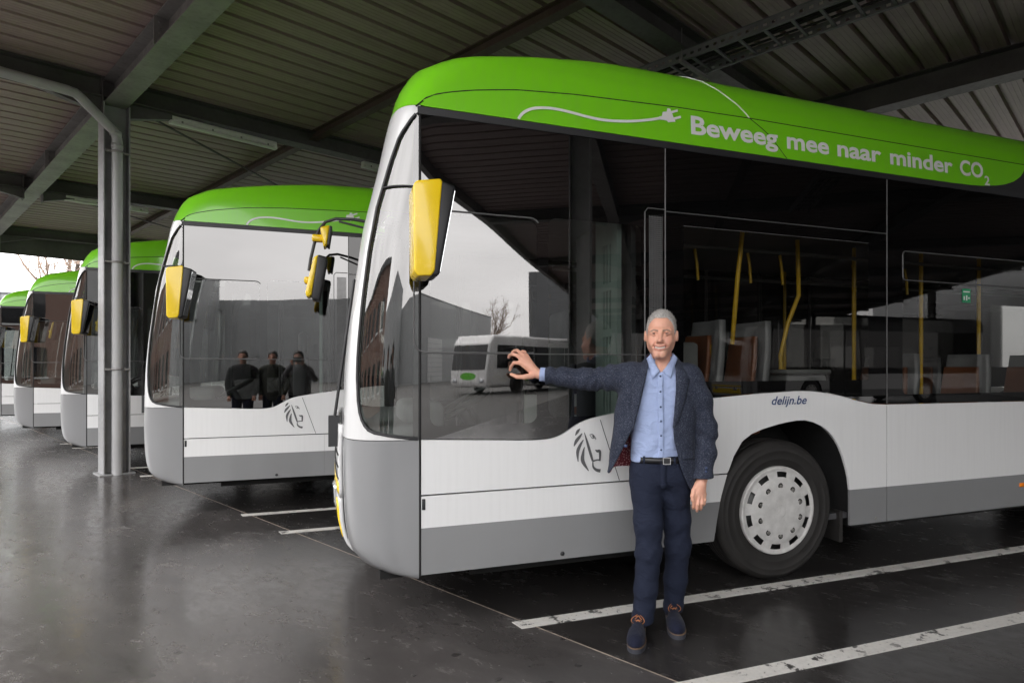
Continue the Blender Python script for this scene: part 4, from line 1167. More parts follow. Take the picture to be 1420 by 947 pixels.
def lining_mat():
    t = NT('red_patterned_lining'); v = t.coord(rot=(0, R(35), 0))
    x = t.n('ShaderNodeTexVoronoi'); t.l(v, x.inputs['Vector']); x.inputs['Scale'].default_value = 95
    c = t.mix(t.ramp(x.outputs['Distance'], .2, .45), (.55, .36, .36), (.15, .018, .03))
    return t.done(t.bsdf(c, .45))
M['skin'] = skin_mat(); M['tweed'] = tweed(); M['lining'] = lining_mat()
M['shirt'] = cloth('light_blue_shirt', (.36, .44, .67), 420, .55, 11, .05, .05)
M['chino'] = cloth('navy_chino', (.0140, .0185, .037), 500, .55, 9, .15, 0.0)
M['suede'] = cloth('navy_suede', (.006, .008, .022), 160, .25, 25, .3, .06)
M['belt'] = plain('black_leather', (.012, .012, .014), .35)
M['buckle'] = plain('buckle_steel', (.5, .5, .52), .25, 1.0)
M['button'] = plain('navy_button', (.03, .05, .12), .3)
M['lace'] = plain('tan_lace', (.42, .16, .06), .7)
M['sole'] = plain('grey_blue_rubber_sole', (.035, .038, .05), .6)
M['welt'] = plain('tan_heel_stack', (.16, .10, .06), .6)
M['hair'] = plain('grey_hair', (.42, .40, .38), .55, vary=.45, scale=150, bump=.4)
M['eye_white'] = plain('eye_white', (.50, .46, .43), .2, vary=.03)
M['iris'] = plain('iris_brown', (.05, .035, .025), .1)
M['teeth'] = plain('teeth', (.88, .85, .78), .25, vary=.03)

man = empty('person', (1.589, 3.092, 0.0), -math.atan2(.35817, .93366), 'smiling grey-haired man in navy tweed jacket, one hand on the bus window', 'person')
HX, HY_, HYAW = .043, -.030, R(-9)
def head_local(X, Y, Z):
    c, s = math.cos(HYAW), math.sin(HYAW); x = (X-HX)/1.06; y = Y-HY_
    roll = R(-1.5); x2 = c*x+s*y; y2 = -s*x+c*y
    return x2+(Z-1.55)*math.sin(roll), y2, Z
def head_sdf(X, Y, Z):
    x, y, z = head_local(X, Y, Z); ax = np.abs(x)
    s = ell(x, y, z, (0, .014, 1.662), (.0745, .096, .100))
    s = smin(s, ell(x, y, z, (0, -.026, 1.584), (.0580, .066, .081)), .030)
    s = smin(s, sph(ax, y, z, (.037, -.002, 1.566), .024), .036)
    s = smin(s, sph(ax, y, z, (.043, .004, 1.598), .022), .03)
    s = smin(s, sph(ax, y, z, (.013, -.071, 1.521), .0205), .024)
    s = smin(s, sph(ax, y, z, (.040, -.054, 1.598), .0235), .020)
    s = smin(s, sph(ax, y, z, (.030, -.070, 1.574), .017), .022)
    s = smin(s, cone(ax, y, z, (.010, -.087, 1.6490), (.047, -.068, 1.6485), .0120, .0115), .014)
    s = smax(s, -sph(ax, y, z, (.032, -.1035, 1.631), .0165), .012)       # orbits
    # closed-up smiling lids
    for (a, b, ra, rb) in (((.0175, -.0815, 1.6345), (.0315, -.0880, 1.6412), .0036, .0046), ((.0315, -.0880, 1.6412), (.0475, -.0768, 1.6345), .0044, .0040),
                           ((.0175, -.0815, 1.6305), (.0325, -.0860, 1.6250), .0030, .0042), ((.0325, -.0860, 1.6250), (.0475, -.0762, 1.6305), .0040, .0034)):
        s = smin(s, cone(ax, y, z, a, b, ra, rb), .004)
    slit = np.sqrt((np.maximum(ax-.032, 0)+np.maximum(.032-ax, 0)*1.0)**2*.055+((y+.088)*.35)**2+((z-1.6322)*1.2)**2)-.0033
    s = smax(s, -slit, .002)
    # nose
    n = cone(x, y, z, (0, -.089, 1.643), (0, -.111, 1.5985), .0092, .0118)
    n = smin(n, sph(x, y, z, (0, -.1135, 1.5935), .0110), .008)
    n = smin(n, sph(ax, y, z, (.0125, -.1000, 1.5905), .0082), .007)
    s = smin(s, n, .010)
    s = smax(s, -sph(ax, y, z, (.0062, -.1105, 1.5815), .0038), .003)
    # mouth: lips on a smile, an opening behind them
    zc = 1.5545+10.0*ax*ax
    up = np.sqrt((np.maximum(ax-.027, 0))**2+(y+.0915-4.5*x*x*1.0)**2+(z-zc-.0082)**2)-.0042
    lo_ = np.sqrt((np.maximum(ax-.024, 0))**2+(y+.0905-4.5*x*x*1.0)**2+(z-zc+.0088)**2)-.0052
    s = smin(s, up, .006); s = smin(s, lo_, .006)
    gap = np.sqrt((np.maximum(ax-.0265, 0)*1.6)**2+((y+.090-4.5*x*x)*.45)**2+((z-zc)*1.0)**2)-.0060
    s = smax(s, -gap, .0025)
    # smile folds
    f = cone(ax, y, z, (.0190, -.0955, 1.590), (.0365, -.0815, 1.562), .0022, .0030)
    s = smax(s, -f, .006)
    # ears
    e = ell(ax, y, z, (.0815, .016, 1.624), (.0100, .0185, .0300))
    e = smax(e, -ell(ax, y, z, (.0925, .012, 1.628), (.007, .011, .019)), .005)
    s = smin(s, e, .008)
    return s
def neck_sdf(X, Y, Z):
    s = cone(X, Y, Z, (.048, .004, 1.555), (.058, .026, 1.40), .053, .060)
    for sx in (-1, 1): s = smin(s, cone(X, Y, Z, (.048+sx*.040, -.002, 1.54), (.058+sx*.018, -.038, 1.425), .012, .012), .02)
    return s
def body_head(X, Y, Z):
    s = smin(head_sdf(X, Y, Z), neck_sdf(X, Y, Z), .022)
    s = smin(s, cone(X, Y, Z, (-.10, .03, 1.40), (.22, .03, 1.395), .052, .052), .03)
    return s
def rhand(X, Y, Z):
    W_ = (-.635, .105, 1.414)
    s = chain(X, Y, Z, [(-.50, .10, 1.404, .034), (-.60, .105, 1.410, .029), (*W_, .0275)], .01)
    kn = [(-.737, .105, 1.478), (-.748, .104, 1.518), (-.728, .116, 1.528), (-.703, .127, 1.519)]
    for k in kn: s = smin(s, cone(X, Y, Z, (-.652, .107, 1.424), k, .024, .0125), .012)
    for pts in ([(*kn[0], .0115), (-.773, .112, 1.478, .0100), (-.791, .132, 1.458, .0092), (-.799, .146, 1.437, .0080)],
                [(*kn[1], .0115), (-.784, .118, 1.528, .0100), (-.799, .137, 1.521, .0090), (-.806, .144, 1.509, .0078)],
                [(*kn[2], .0110), (-.757, .138, 1.549, .0095), (-.774, .153, 1.548, .0086), (-.785, .150, 1.541, .0078)],
                [(*kn[3], .0100), (-.716, .150, 1.541, .0085), (-.729, .167, 1.545, .0078), (-.738, .167, 1.541, .0070)],
                [(-.668, .092, 1.405, .018), (-.712, .078, 1.398, .0145), (-.752, .088, 1.399, .0118), (-.788, .108, 1.413, .0092)]):
        s = smin(s, chain(X, Y, Z, pts, .004), .007)
    return s
def lhand(X, Y, Z):
    s = chain(X, Y, Z, [(.282, -.005, .90, .034), (.270, -.015, .84, .029), (.266, -.018, .815, .028)], .01)
    kn = [(.229, -.044, .757), (.248, -.040, .750), (.267, -.033, .752), (.283, -.022, .760)]
    for k in kn: s = smin(s, cone(X, Y, Z, (.262, -.020, .81), k, .025, .0125), .012)
    for i, pts in enumerate(([(*kn[0], .0112), (.221, -.052, .722, .0100), (.220, -.042, .698, .0090), (.222, -.028, .684, .0080)],
                [(*kn[1], .0115), (.242, -.052, .710, .0102), (.241, -.042, .685, .0092), (.242, -.027, .670, .0082)],
                [(*kn[2], .0110), (.264, -.045, .713, .0098), (.262, -.036, .690, .0088), (.262, -.021, .677, .0078)],
                [(*kn[3], .0100), (.283, -.032, .728, .0088), (.281, -.026, .709, .0080), (.279, -.014, .698, .0072)],
                [(.244, -.022, .815, .017), (.222, -.040, .785, .0140), (.212, -.054, .757, .0115), (.213, -.060, .733, .0092)])):
        s = smin(s, chain(X, Y, Z, pts, .004), .006)
    return s
def trunk(X, Y, Z):
    s = ell(X, Y, Z, (.055, .035, 1.25), (.16, .085, .22))
    s = smin(s, ell(X, Y, Z, (.05, .035, .95), (.13, .08, .16)), .06)
    s = smin(s, chain(X, Y, Z, [(-.115, .03, 1.40, .05), (-.35, .085, 1.385, .04), (-.58, .104, 1.408, .028)], .02), .04)
    s = smin(s, chain(X, Y, Z, [(.235, .03, 1.39, .05), (.315, .035, 1.12, .04), (.28, -.005, .87, .028)], .02), .04)
    s = smin(s, chain(X, Y, Z, [(-.025, .04, .88, .07), (-.02, .0, .44, .05), (-.052, .0, .10, .036)], .02), .04)
    s = smin(s, chain(X, Y, Z, [(.125, .05, .88, .07), (.158, .11, .44, .05), (.137, .17, .10, .036)], .02), .04)
    return s
def body_all(lo, hi, h=.0026, blk=16):
    """the whole figure as one continuous surface: fine samples only in blocks near the skin"""
    n = [int(math.ceil((hi[i]-lo[i])/h/blk))*blk+1 for i in range(3)]
    nb = [(k-1)//blk for k in n]
    S = np.full(n, 1.0, F32)
    cb = [lo[i]+(np.arange(nb[i])+.5)*blk*h for i in range(3)]
    CX_, CY_, CZ_ = [q.astype(F32) for q in np.meshgrid(*cb, indexing='ij')]
    def full(X, Y, Z):
        s_ = trunk(X, Y, Z)
        if Z.max() > 1.34 and X.max() > -.16 and X.min() < .26: s_ = smin(s_, body_head(X, Y, Z), .02)
        if X.min() < -.46: s_ = smin(s_, rhand(X, Y, Z), .012)
        if Z.min() < .95 and X.max() > .16: s_ = smin(s_, lhand(X, Y, Z), .012)
        return s_
    C = smin(smin(trunk(CX_, CY_, CZ_), body_head(CX_, CY_, CZ_), .02), np.minimum(rhand(CX_, CY_, CZ_), lhand(CX_, CY_, CZ_)), .012)
    rad = blk*h*.95
    for i, j, k in zip(*np.nonzero(C < rad)):
        sl = (slice(i*blk, i*blk+blk+1), slice(j*blk, j*blk+blk+1), slice(k*blk, k*blk+blk+1))
        if C[i, j, k] < -rad*1.6:
            S[sl] = np.minimum(S[sl], -1.0); continue
        g_ = [(lo[q]+np.arange(sl[q].start, sl[q].stop)*h).astype(F32) for q in range(3)]
        S[sl] = full(*np.meshgrid(*g_, indexing='ij'))
    return surface_nets(S, lo, hi, h)
BV, BF = body_all((-.83, -.16, .04), (.40, .25, 1.79))
BV = laplace(BV, BF, 2, .42)
hm = (BV[:, 2] > 1.46) & (BV[:, 0] > -.1)
hv = BV[hm]
body = mesh_obj('body', BV, BF, M['skin'], man)
tone = np.tile(np.array([.76, .41, .295]), (len(BV), 1))
hx, hy, hz = head_local(hv[:, 0], hv[:, 1], hv[:, 2]); ah = np.abs(hx)
def blend(mask, col, w=1.0):
    m = np.clip(mask, 0, 1)[:, None]*w; tone[hm] = tone[hm]*(1-m)+np.array(col)*m
G = lambda d, s: np.exp(-(d/s)**2)
blend(G(np.hypot(ah-.042, hz-1.594), .020)*(hy < -.03), (.70, .29, .21), .55)       # cheeks
blend(G(hz-1.594, .012)*G(ah, .014)*(hy < -.09), (.70, .31, .23), .5)               # nose tip
blend(G(hz-1.545, .03)*(hy < 0.0)*(ah < .06), (.60, .34, .26), .35)                # shaven jaw
zc_ = 1.5545+10.0*ah*ah
blend((np.abs(hz-zc_) < .0125)*(ah < .030)*(hy < -.075), (.52, .20, .165), .7)     # lips
blend((np.abs(hz-zc_) < .0032)*(ah < .026)*(hy < -.055)*(hy > -.0865), (.10, .03, .03), .8)
bz = 1.6465+.0055*np.clip((ah-.012)/.02, 0, 1)-.007*np.clip((ah-.034)/.016, 0, 1)
blend(np.clip(1.5-np.abs(hz-bz)/.0042, 0, 1)*(ah > .011)*(ah < .050)*(hy < -.05), (.20, .14, .105), .9)   # brows
blend(G(np.hypot(ah-.032, hz-1.621), .008)*(hy < -.06), (.46, .22, .17), .4)
ca = body.data.color_attributes.new('tone', 'FLOAT_COLOR', 'POINT')
ca.data.foreach_set('color', np.concatenate([tone, np.ones((len(BV), 1))], 1).astype(F32).ravel())

def head_pt(x, y, z):       # from head axes to the man's axes
    c, s = math.cos(HYAW), math.sin(HYAW); roll = R(-1.5)
    x = x-(z-1.55)*math.sin(roll)
    return Vector((HX+(c*x-s*y)*1.06, HY_+s*x+c*y, z))
for sx in (-1, 1):
    p = head_pt(sx*.032, -.0735, 1.6325)
    e = MB(); bm = bmesh.new(); bmesh.ops.create_uvsphere(bm, u_segments=16, v_segments=10, radius=.0120); e.bm(bm, 0, True, Matrix.Translation(p))
    eo = e.build('eye', M['eye_white'], body)
    q = head_pt(sx*.032-.001, -.0815, 1.6325)
    b = MB(); bm = bmesh.new(); bmesh.ops.create_uvsphere(bm, u_segments=14, v_segments=8, radius=.0066); b.bm(bm, 0, True, Matrix.Translation(q)); b.build('iris', M['iris'], eo)
rows = []
for k in lin(-.0245, .0245, 16): rows.append([head_pt(k, -.0845+4.2*k*k, 1.5545+10.0*k*k-.0040), head_pt(k, -.0850+4.2*k*k, 1.5545+10.0*k*k+.0056)])
MB().grid(rows).build('teeth', M['teeth'], body, solid=.002)
# hair: a close-cropped cap, thicker on top, with loose strands
def hair_sdf(X, Y, Z):
    x, y, z = head_local(X, Y, Z); ax = np.abs(x)
    s = ell(x, y, z, (0, .016, 1.664), (.0778, .0985, .1050))
    s = s+.0007*np.sin(x*240+z*90)*np.sin(y*210+1.3)
    line = np.interp(y, [-.11, -.085, -.070, -.055, -.040, -.022, -.005, .012, .03, .06, .12], [1.732, 1.731, 1.724, 1.710, 1.685, 1.640, 1.622, 1.660, 1.60, 1.575, 1.565]).astype(F32)
    line = line-.006*np.exp(-(ax/.018)**2)*(y < -.06)+.010*np.exp(-((ax-.038)/.014)**2)*(y < -.055)
    s = smax(s, line-z+.0015*np.sin(x*500), .004)
    return s
v_, f_ = surface_nets(hair_sdf, (-.06, -.16, 1.54), (.15, .12, 1.80), .003)
v_ = laplace(v_, f_, 1, .4)
hair = mesh_obj('hair', v_, f_, M['hair'], man)
rn = np.random.RandomState(4)
cen = np.array(head_pt(0, .012, 1.655)); st = MB()
sel = rn.choice(len(v_), 5200)
for i in sel:
    p = v_[i]; n_ = p-cen; n_ /= np.linalg.norm(n_)
    x_, y_, z_ = head_local(p[0], p[1], p[2])
    d_ = n_*.55+np.array([rn.uniform(-.5, .5), -.25 if z_ > 1.70 else .35, .25 if z_ > 1.70 else -.35]); d_ /= np.linalg.norm(d_)
    L_ = rn.uniform(.005, .010) if z_ > 1.70 else rn.uniform(.003, .006)
    t_ = np.cross(d_, n_); t_ = t_/(np.linalg.norm(t_)+1e-6)*.0006
    st.add([p-t_-n_*.001, p+t_-n_*.001, p+d_*L_], [(0, 1, 2)])
st.build('hair_strands', M['hair'], hair, recalc=False)['kind'] = 'stuff'

# ---- shirt
TZ = np.array([.70, .80, .88, .95, 1.05, 1.15, 1.25, 1.33, 1.39, 1.43, 1.46, 1.50])
SHX = np.array([.148, .148, .147, .146, .150, .160, .170, .176, .170, .135, .090, .070])
SHY = np.array([.095, .095, .096, .097, .103, .108, .108, .103, .094, .082, .072, .066])
def torso(X, Y, Z, hxs, hys, cx, cy, e=2.5):
    a = np.interp(Z, TZ, hxs).astype(F32); b = np.interp(Z, TZ, hys).astype(F32); c = np.interp(Z, TZ, cx).astype(F32); d = np.interp(Z, TZ, cy).astype(F32)
    q = (np.abs((X-c)/a)**e+np.abs((Y-d)/b)**e)**(1/e)
    return (q-1)*np.minimum(a, b)
CXS = np.array([.035, .035, .032, .030, .035, .042, .050, .055, .056, .056, .056, .056])
CYS = np.array([.035]*8+[.034, .032, .030, .028])
def shirt_sdf(X, Y, Z):
    s = torso(X, Y, Z, SHX, SHY, CXS, CYS)
    # soft drag folds running down from the chest and gathered above the belt
    fold = .0035*np.sin((X*34+Z*22)+2*np.sin(Z*9))*np.clip((1.30-Z)/.25, 0, 1)+.0028*np.sin(X*60-Z*38+1.0)*np.clip((1.12-Z)/.12, 0, 1)
    fold = fold+.0030*np.sin(X*48+Z*45)*np.clip((Z-1.30)/.10, 0, 1)
    s = s+fold*(Y < .02)
    s = smax(s, .935-Z, .004); s = smax(s, Z-1.490, .006)
    # open neck
    vx = np.abs(X-.045); s = smax(s, -np.maximum(np.maximum(vx-.012-(Z-1.430)*.55, 1.430-Z), Y-.0), .006)
    return s
v_, f_ = surface_nets(shirt_sdf, (-.16, -.10, .92), (.26, .16, 1.49), .004); v_ = laplace(v_, f_, 2)
shirt = mesh_obj('shirt', v_, f_, M['shirt'], man)
def yf_shirt(x, z):
    a = np.interp(z, TZ, SHX); b = np.interp(z, TZ, SHY); c = np.interp(z, TZ, CXS); d = np.interp(z, TZ, CYS)
    return d-b*max(0, 1-abs((x-c)/a)**2.5)**(1/2.5)
# placket and buttons
rows = [[(x0+dx, yf_shirt(x0+dx, z)-.005, z) for dx in (-.014, -.007, 0, .007, .014)] for z in lin(.945, 1.418, 30) for x0 in [.036+.012*(z-.95)+.004*math.sin(z*8)]]
MB().grid(rows).build('placket', M['shirt'], shirt, solid=.003, offset=0)
for z in (1.405, 1.322, 1.240, 1.164, 1.085, 1.008):
    x0 = .036+.012*(z-.95)+.004*math.sin(z*8)
    MB().lathe([(0, -.003), (.0045, -.003), (.0058, -.001), (.0058, .002)], (x0, yf_shirt(x0, z)-.006, z), 1, 12).build('button', M['button'], shirt)
# collar: a stand round the neck and two leaves along the open V
rows = []
for t in lin(0, 1, 21):
    a = R(-48+276*t); fr_ = max(0, -math.sin(a))
    rows.append([(.056+.062*math.cos(a), .016+.063*math.sin(a), 1.455), (.055+.0625*math.cos(a), .013+.064*math.sin(a), 1.532-.030*fr_)])
MB().grid(rows).build('collar_stand', M['shirt'], shirt, solid=.004, offset=0)
for sx in (-1, 1):
    rows = []
    for t in lin(0, 1, 12):
        dx = .062*(1-t)**.8+.006*t; z = 1.526-.092*t
        x = .050+sx*dx-.006*t
        yn = .014-math.sqrt(max(0, .064**2-min(dx, .0635)**2))
        r_ = []
        for u in lin(0, 1, 5):
            w = (.030+.020*t**2)*u
            xx = x+sx*w*(.75+.1*t); zz = z-w*.85
            y_ = min(yn+.010*u*(1-t)*3, yf_shirt(xx, min(zz, 1.44))) - .007-.004*math.sin(math.pi*u)
            r_.append((xx, y_, zz))
        rows.append(r_)
    MB().grid(rows).build('collar', M['shirt'], shirt, solid=.004, offset=0)
# cuffs
b = MB(); ax_ = (Vector((-.635, .105, 1.414))-Vector((-.5, .10, 1.404))).normalized()
b.tube([Vector((-.580, .1035, 1.4095)), Vector((-.600, .1042, 1.411)), Vector((-.624, .105, 1.413))], [.0395, .040, .0395], 24, caps=False); b.build('cuff', M['shirt'], shirt, solid=.004)
b = MB(); b.tube([(.278, -.008, .872), (.274, -.012, .850)], .0385, 24, caps=False); b.build('cuff', M['shirt'], shirt, solid=.004)

# ---- trousers
def trouser_sdf(X, Y, Z):
    L1 = chain(X, Y, Z, [(-.026, .038, .865, .088), (-.024, .030, .76, .087), (-.020, .004, .60, .077), (-.019, -.004, .44, .070), (-.034, -.002, .24, .063), (-.050, .0, .055, .058)], .03)
    L2 = chain(X, Y, Z, [(.120, .045, .865, .086), (.130, .060, .76, .086), (.148, .090, .60, .077), (.158, .108, .44, .071), (.150, .140, .24, .063), (.138, .168, .055, .058)], .03)
    P_ = torso(X, Y, Z, np.full(12, .150), np.full(12, .104), np.full(12, .046), np.full(12, .038), 2.4)
    P_ = smax(P_, .80-Z, .06)
    s = smin(smin(L1, L2, .018), P_, .05)
    kn1 = np.exp(-((Z-.45)/.13)**2); hem = np.exp(-((Z-.10)/.10)**2); cr = np.exp(-((Z-.80)/.08)**2)
    fold = kn1*(.0022*np.sin(Z*95+X*40+3*np.sin(X*31))+.0022*np.sin(Z*60-X*85+2))+hem*.0032*np.sin(Z*105+X*58+1+2*np.sin(Z*20))+cr*.0035*np.sin(X*70+Z*55)*np.sign(.05-X+1e-6)
    fold = fold*.7+.0012*np.sin(Z*26+X*50)
    s = s+fold
    s = smax(s, Z-.970, .004)
    h_ = np.where(X < .05, .050, .050); s = smax(s, h_-Z, .005)
    return s
v_, f_ = surface_nets(trouser_sdf, (-.16, -.11, .03), (.27, .27, .99), .005); v_ = laplace(v_, f_, 2)
trs = mesh_obj('trousers', v_, f_, M['chino'], man)
for (z0, z1, gx) in ((.80, .955, .040),):
    rows = [[(gx+dx, .038-.104*max(0, 1-abs((gx+dx-.046)/.15)**2.4)**(1/2.4)-.003, z) for dx in (-.002, .030)] for z in lin(z0, z1, 8)]
    MB().grid(rows).build('fly', M['chino'], trs, solid=.004, offset=0)
P = [(.046+.153*math.copysign(abs(math.cos(t))**(2/2.4), math.cos(t)), .038+.107*math.copysign(abs(math.sin(t))**(2/2.4), math.sin(t))) for t in lin(0, 2*math.pi, 64)]
belt = MB().grid([[(x, y, z) for (x, y) in P] for z in (.932, .966)]).build('belt', M['belt'], man, solid=.004, offset=0)
b = MB(); b.box((.050, -.076, .931), (.090, -.072, .967)); b.build('buckle_plate', M['belt'], belt)
b = MB(); yy = -.078
for (x0, x1, z0, z1) in ((.050, .054, .930, .968), (.088, .092, .930, .968), (.054, .088, .930, .934), (.054, .088, .964, .968)): b.box((x0, yy, z0), (x1, yy+.004, z1))
b.build('buckle', M['buckle'], belt)
for x0 in (-.05, .115): 
    yb = .038-.107*max(0, 1-abs((x0-.046)/.153)**2.4)**(1/2.4)
    MB().rbox((x0-.006, yb-.006, .925), (x0+.006, yb-.001, .973), .002).build('belt_loop', M['chino'], trs)

# ---- shoes
def shoe(heel, toe, name):
    h = Vector((*heel, 0)); t = Vector((*toe, 0)); d_ = (t-h); L = d_.length; d_.normalize(); s_ = Vector((d_.y, -d_.x, 0))
    def loc(X, Y):
        return (X-h.x)*d_.x+(Y-h.y)*d_.y, (X-h.x)*s_.x+(Y-h.y)*s_.y
    def up(X, Y, Z):
        a, b_ = loc(X, Y)
        q = ell(a, b_, Z, (.055, 0, .052), (.055, .037, .060))
        q = smin(q, ell(a, b_, Z, (L*.62, .003, .040), (L*.30, .048, .045)), .03)
        q = smin(q, ell(a, b_, Z, (L*.80, .002, .038), (L*.19, .044, .036)), .02)
        q = smin(q, cone(a, b_, Z, (.060, 0, .05), (.075, 0, .112), .036, .037), .03)
        q = smin(q, cone(a, b_, Z, (.085, 0, .085), (L*.55, 0, .060), .028, .022), .02)
        q = smax(q, .022-Z, .004); q = smax(q, Z-.118, .004)
        return q
    c = (h+t)/2
    v_, f_ = surface_nets(up, (c.x-.20, c.y-.20, .01), (c.x+.20, c.y+.20, .13), .004); v_ = laplace(v_, f_, 2)
    o = mesh_obj(name, v_, f_, M['suede'], man)
    out = []
    for t_ in lin(0, 2*math.pi, 88)[:-1]:
        a = L/2-L/2*1.01*math.cos(t_); w = .050*(1-.16*math.cos(t_*1.0)*-1*0) 
        k = a/L; w = np.interp(k, [0, .012, .04, .12, .3, .45, .68, .82, .90, .95, .98, .993, 1.0], [0, .013, .024, .035, .037, .041, .0500, .0475, .0405, .0320, .0215, .0130, .0])
        p = h+d_*a+s_*(w if math.sin(t_) > 0 else -w); out.append((p.x, p.y))
    so = MB().prism(out, 2, .0, .024).build('sole', M['sole'], o, bevel=.003)
    out2 = [(c.x+(x-c.x)*1.015, c.y+(y-c.y)*1.015) for x, y in out]
    MB().prism(out2, 2, .0245, .0285).build('welt', M['welt'], o)
    hb = [p for p in out if (Vector((p[0]-h.x, p[1]-h.y, 0)).dot(d_)) < .085]
    # laces criss-cross over the tongue with a bow
    for k in range(3):
        a = .118+k*.026; z = .100-k*.012
        for sg in (-1, 1):
            p0 = h+d_*a+s_*(sg*.018); p1 = h+d_*(a+.020)-s_*(sg*.018); m_ = (p0+p1)/2
            MB().tube([(p0.x, p0.y, z+.001), (m_.x, m_.y, z+.010), (p1.x, p1.y, z-.006)], .0023, 6).build('lace', M['lace'], o)
    for sg in (-1, 1):
        p0 = h+d_*.118; P = []
        for t_ in lin(0, 1, 12):
            P.append((p0+s_*(sg*(.006+.036*math.sin(math.pi*t_)*(.6+.4*t_)))+d_*(.055*math.sin(math.pi*t_*.9))).to_tuple()[:2]+(.112-.050*t_**1.3+.012*math.sin(math.pi*t_),))
        MB().tube(P, .0020, 6).build('lace', M['lace'], o)
    return o
shoe((-.060, .070), (-.116, -.272), 'shoe')
shoe((.134, .240), (.132, -.108), 'shoe')

# ---- jacket
JL = np.array([-.285, -.262, -.245, -.232, -.222, -.210, -.192, -.178, -.160, -.115, -.065, -.03])
JR = np.array([.250, .248, .245, .243, .242, .244, .246, .248, .245, .222, .175, .140])
JB = np.array([.135, .135, .133, .130, .127, .126, .124, .118, .108, .094, .082, .074])
JHX = (JR-JL)/2; JCX = (JR+JL)/2; JCY = np.full(12, .036)
XL = lambda z: np.interp(z, [.80, .85, .90, .97, 1.06, 1.12, 1.226, 1.34, 1.45, 1.52], [-.262, -.250, -.217, -.182, -.142, -.112, -.083, -.055, -.028, -.016])
XR = lambda z: np.interp(z, [.74, .76, .80, .86, .93, .99, 1.06, 1.13, 1.32, 1.45, 1.54], [.250, .222, .196, .166, .140, .126, .108, .103, .118, .122, .118])
def jacket_outer(X, Y, Z):
    s = torso(X, Y, Z, JHX, JB, JCX, JCY, 2.4)
    s = smax(s, Z-1.512, .01)
    s = smin(s, cone(X, Y, Z, (.04, .048, 1.482), (.075, .048, 1.482), .070, .070), .03)
    ar = chain(X, Y, Z, [(-.105, .030, 1.405, .082), (-.20, .055, 1.396, .071), (-.345, .090, 1.384, .060), (-.47, .100, 1.396, .053), (-.66, .105, 1.414, .046)], .03)
    f1 = .0048*np.sin(X*70+Z*35+1.5*np.sin(X*23))*np.clip((-.12-X)/.06, 0, 1)+.003*np.sin(X*120-Z*60)*np.exp(-((X+.34)/.07)**2)
    ar = smax(ar+f1, -.596-X, .006)
    al = chain(X, Y, Z, [(.205, .032, 1.408, .070), (.262, .038, 1.28, .069), (.302, .042, 1.11, .062), (.298, .020, .99, .056), (.276, -.010, .85, .052), (.27, -.02, .78, .050)], .03)
    f2 = .0042*np.sin(Z*62+X*40+1.2*np.sin(Z*17))*np.exp(-((Z-1.10)/.16)**2)+.0025*np.sin(Z*38+Y*40)
    al = smax(al+f2, .848-Z, .006)
    drag = .0050*np.sin(X*42-Z*30)*np.clip((1.38-Z)/.1, 0, 1)*np.clip((.02-X)/.1, 0, 1)+.0030*np.sin(X*25+Z*20)
    s = s+drag*(Y < .06)
    s = smin(s, ar, .035); s = smin(s, al, np.interp(Z, [1.20, 1.34], [.010, .050]).astype(F32))
    return s
def jacket_sdf(X, Y, Z):
    o = jacket_outer(X, Y, Z)
    s = np.maximum(o, -(o+.0085))
    xl = XL(Z).astype(F32); xr = XR(Z).astype(F32)
    cut = np.maximum(np.maximum(xl-X, X-xr), Y-.015)
    s = smax(s, -cut, .004)
    hem = np.interp(X, [-.28, -.262, -.245, -.20, -.05, .10, .17, .205, .26], [.845, .842, .862, .888, .885, .86, .80, .760, .752]).astype(F32)
    arm = (X > .262) & (Y < .09) & (Z < 1.3)
    s = smax(s, np.where(X > .30, -1, hem-Z), .004)
    # neck hole
    nk = np.maximum(np.sqrt(((X-.055)/.083)**2+((Y-.008)/.083)**2)*.08-.08, 1.40-Z)
    s = smax(s, -nk, .006)
    return s
v_, f_ = surface_nets(jacket_sdf, (-.68, -.13, .72), (.40, .22, 1.56), .0045); v_ = laplace(v_, f_, 2, .5)
fc = v_[f_].mean(1)
oo = jacket_outer(*[fc[:, i].astype(F32) for i in range(3)])
jk = mesh_obj('jacket', v_, f_, [M['tweed'], M['lining']], man, matidx=(oo < -.0050).astype(int).tolist())
def yf_j(x, z):
    a = np.interp(z, TZ, JHX); b = np.interp(z, TZ, JB); c = np.interp(z, TZ, JCX)
    return .036-b*max(0, 1-abs((x-c)/a)**2.4)**(1/2.4)
def lapel(xi, pts, sx):
    zs_ = [p[1] for p in pts][::-1]; xo = [p[0] for p in pts][::-1]
    rows = []
    for z in lin(min(zs_), max(zs_), 36):
        a = float(xi(z)); b_ = float(np.interp(z, zs_, xo)); r_ = []
        for k in range(8):
            u = k/7; x = a+(b_-a)*u; r_.append((x, yf_j(x, z)-.006-.006*math.sin(math.pi*min(1, u*1.1))+.006*(z > 1.44)*(z-1.44)/.08, z))
        rows.append(r_)
    return MB().grid(rows).build('lapel', M['tweed'], jk, solid=.005, offset=0)
lapel(XR, [(.150, 1.502), (.188, 1.452), (.170, 1.446), (.205, 1.424), (.198, 1.38), (.172, 1.28), (.130, 1.16), (.104, 1.128)], 1)
lapel(XL, [(-.030, 1.505), (-.082, 1.452), (-.062, 1.446), (-.104, 1.424), (-.112, 1.38), (-.116, 1.28), (-.116, 1.18), (-.113, 1.122)], -1)
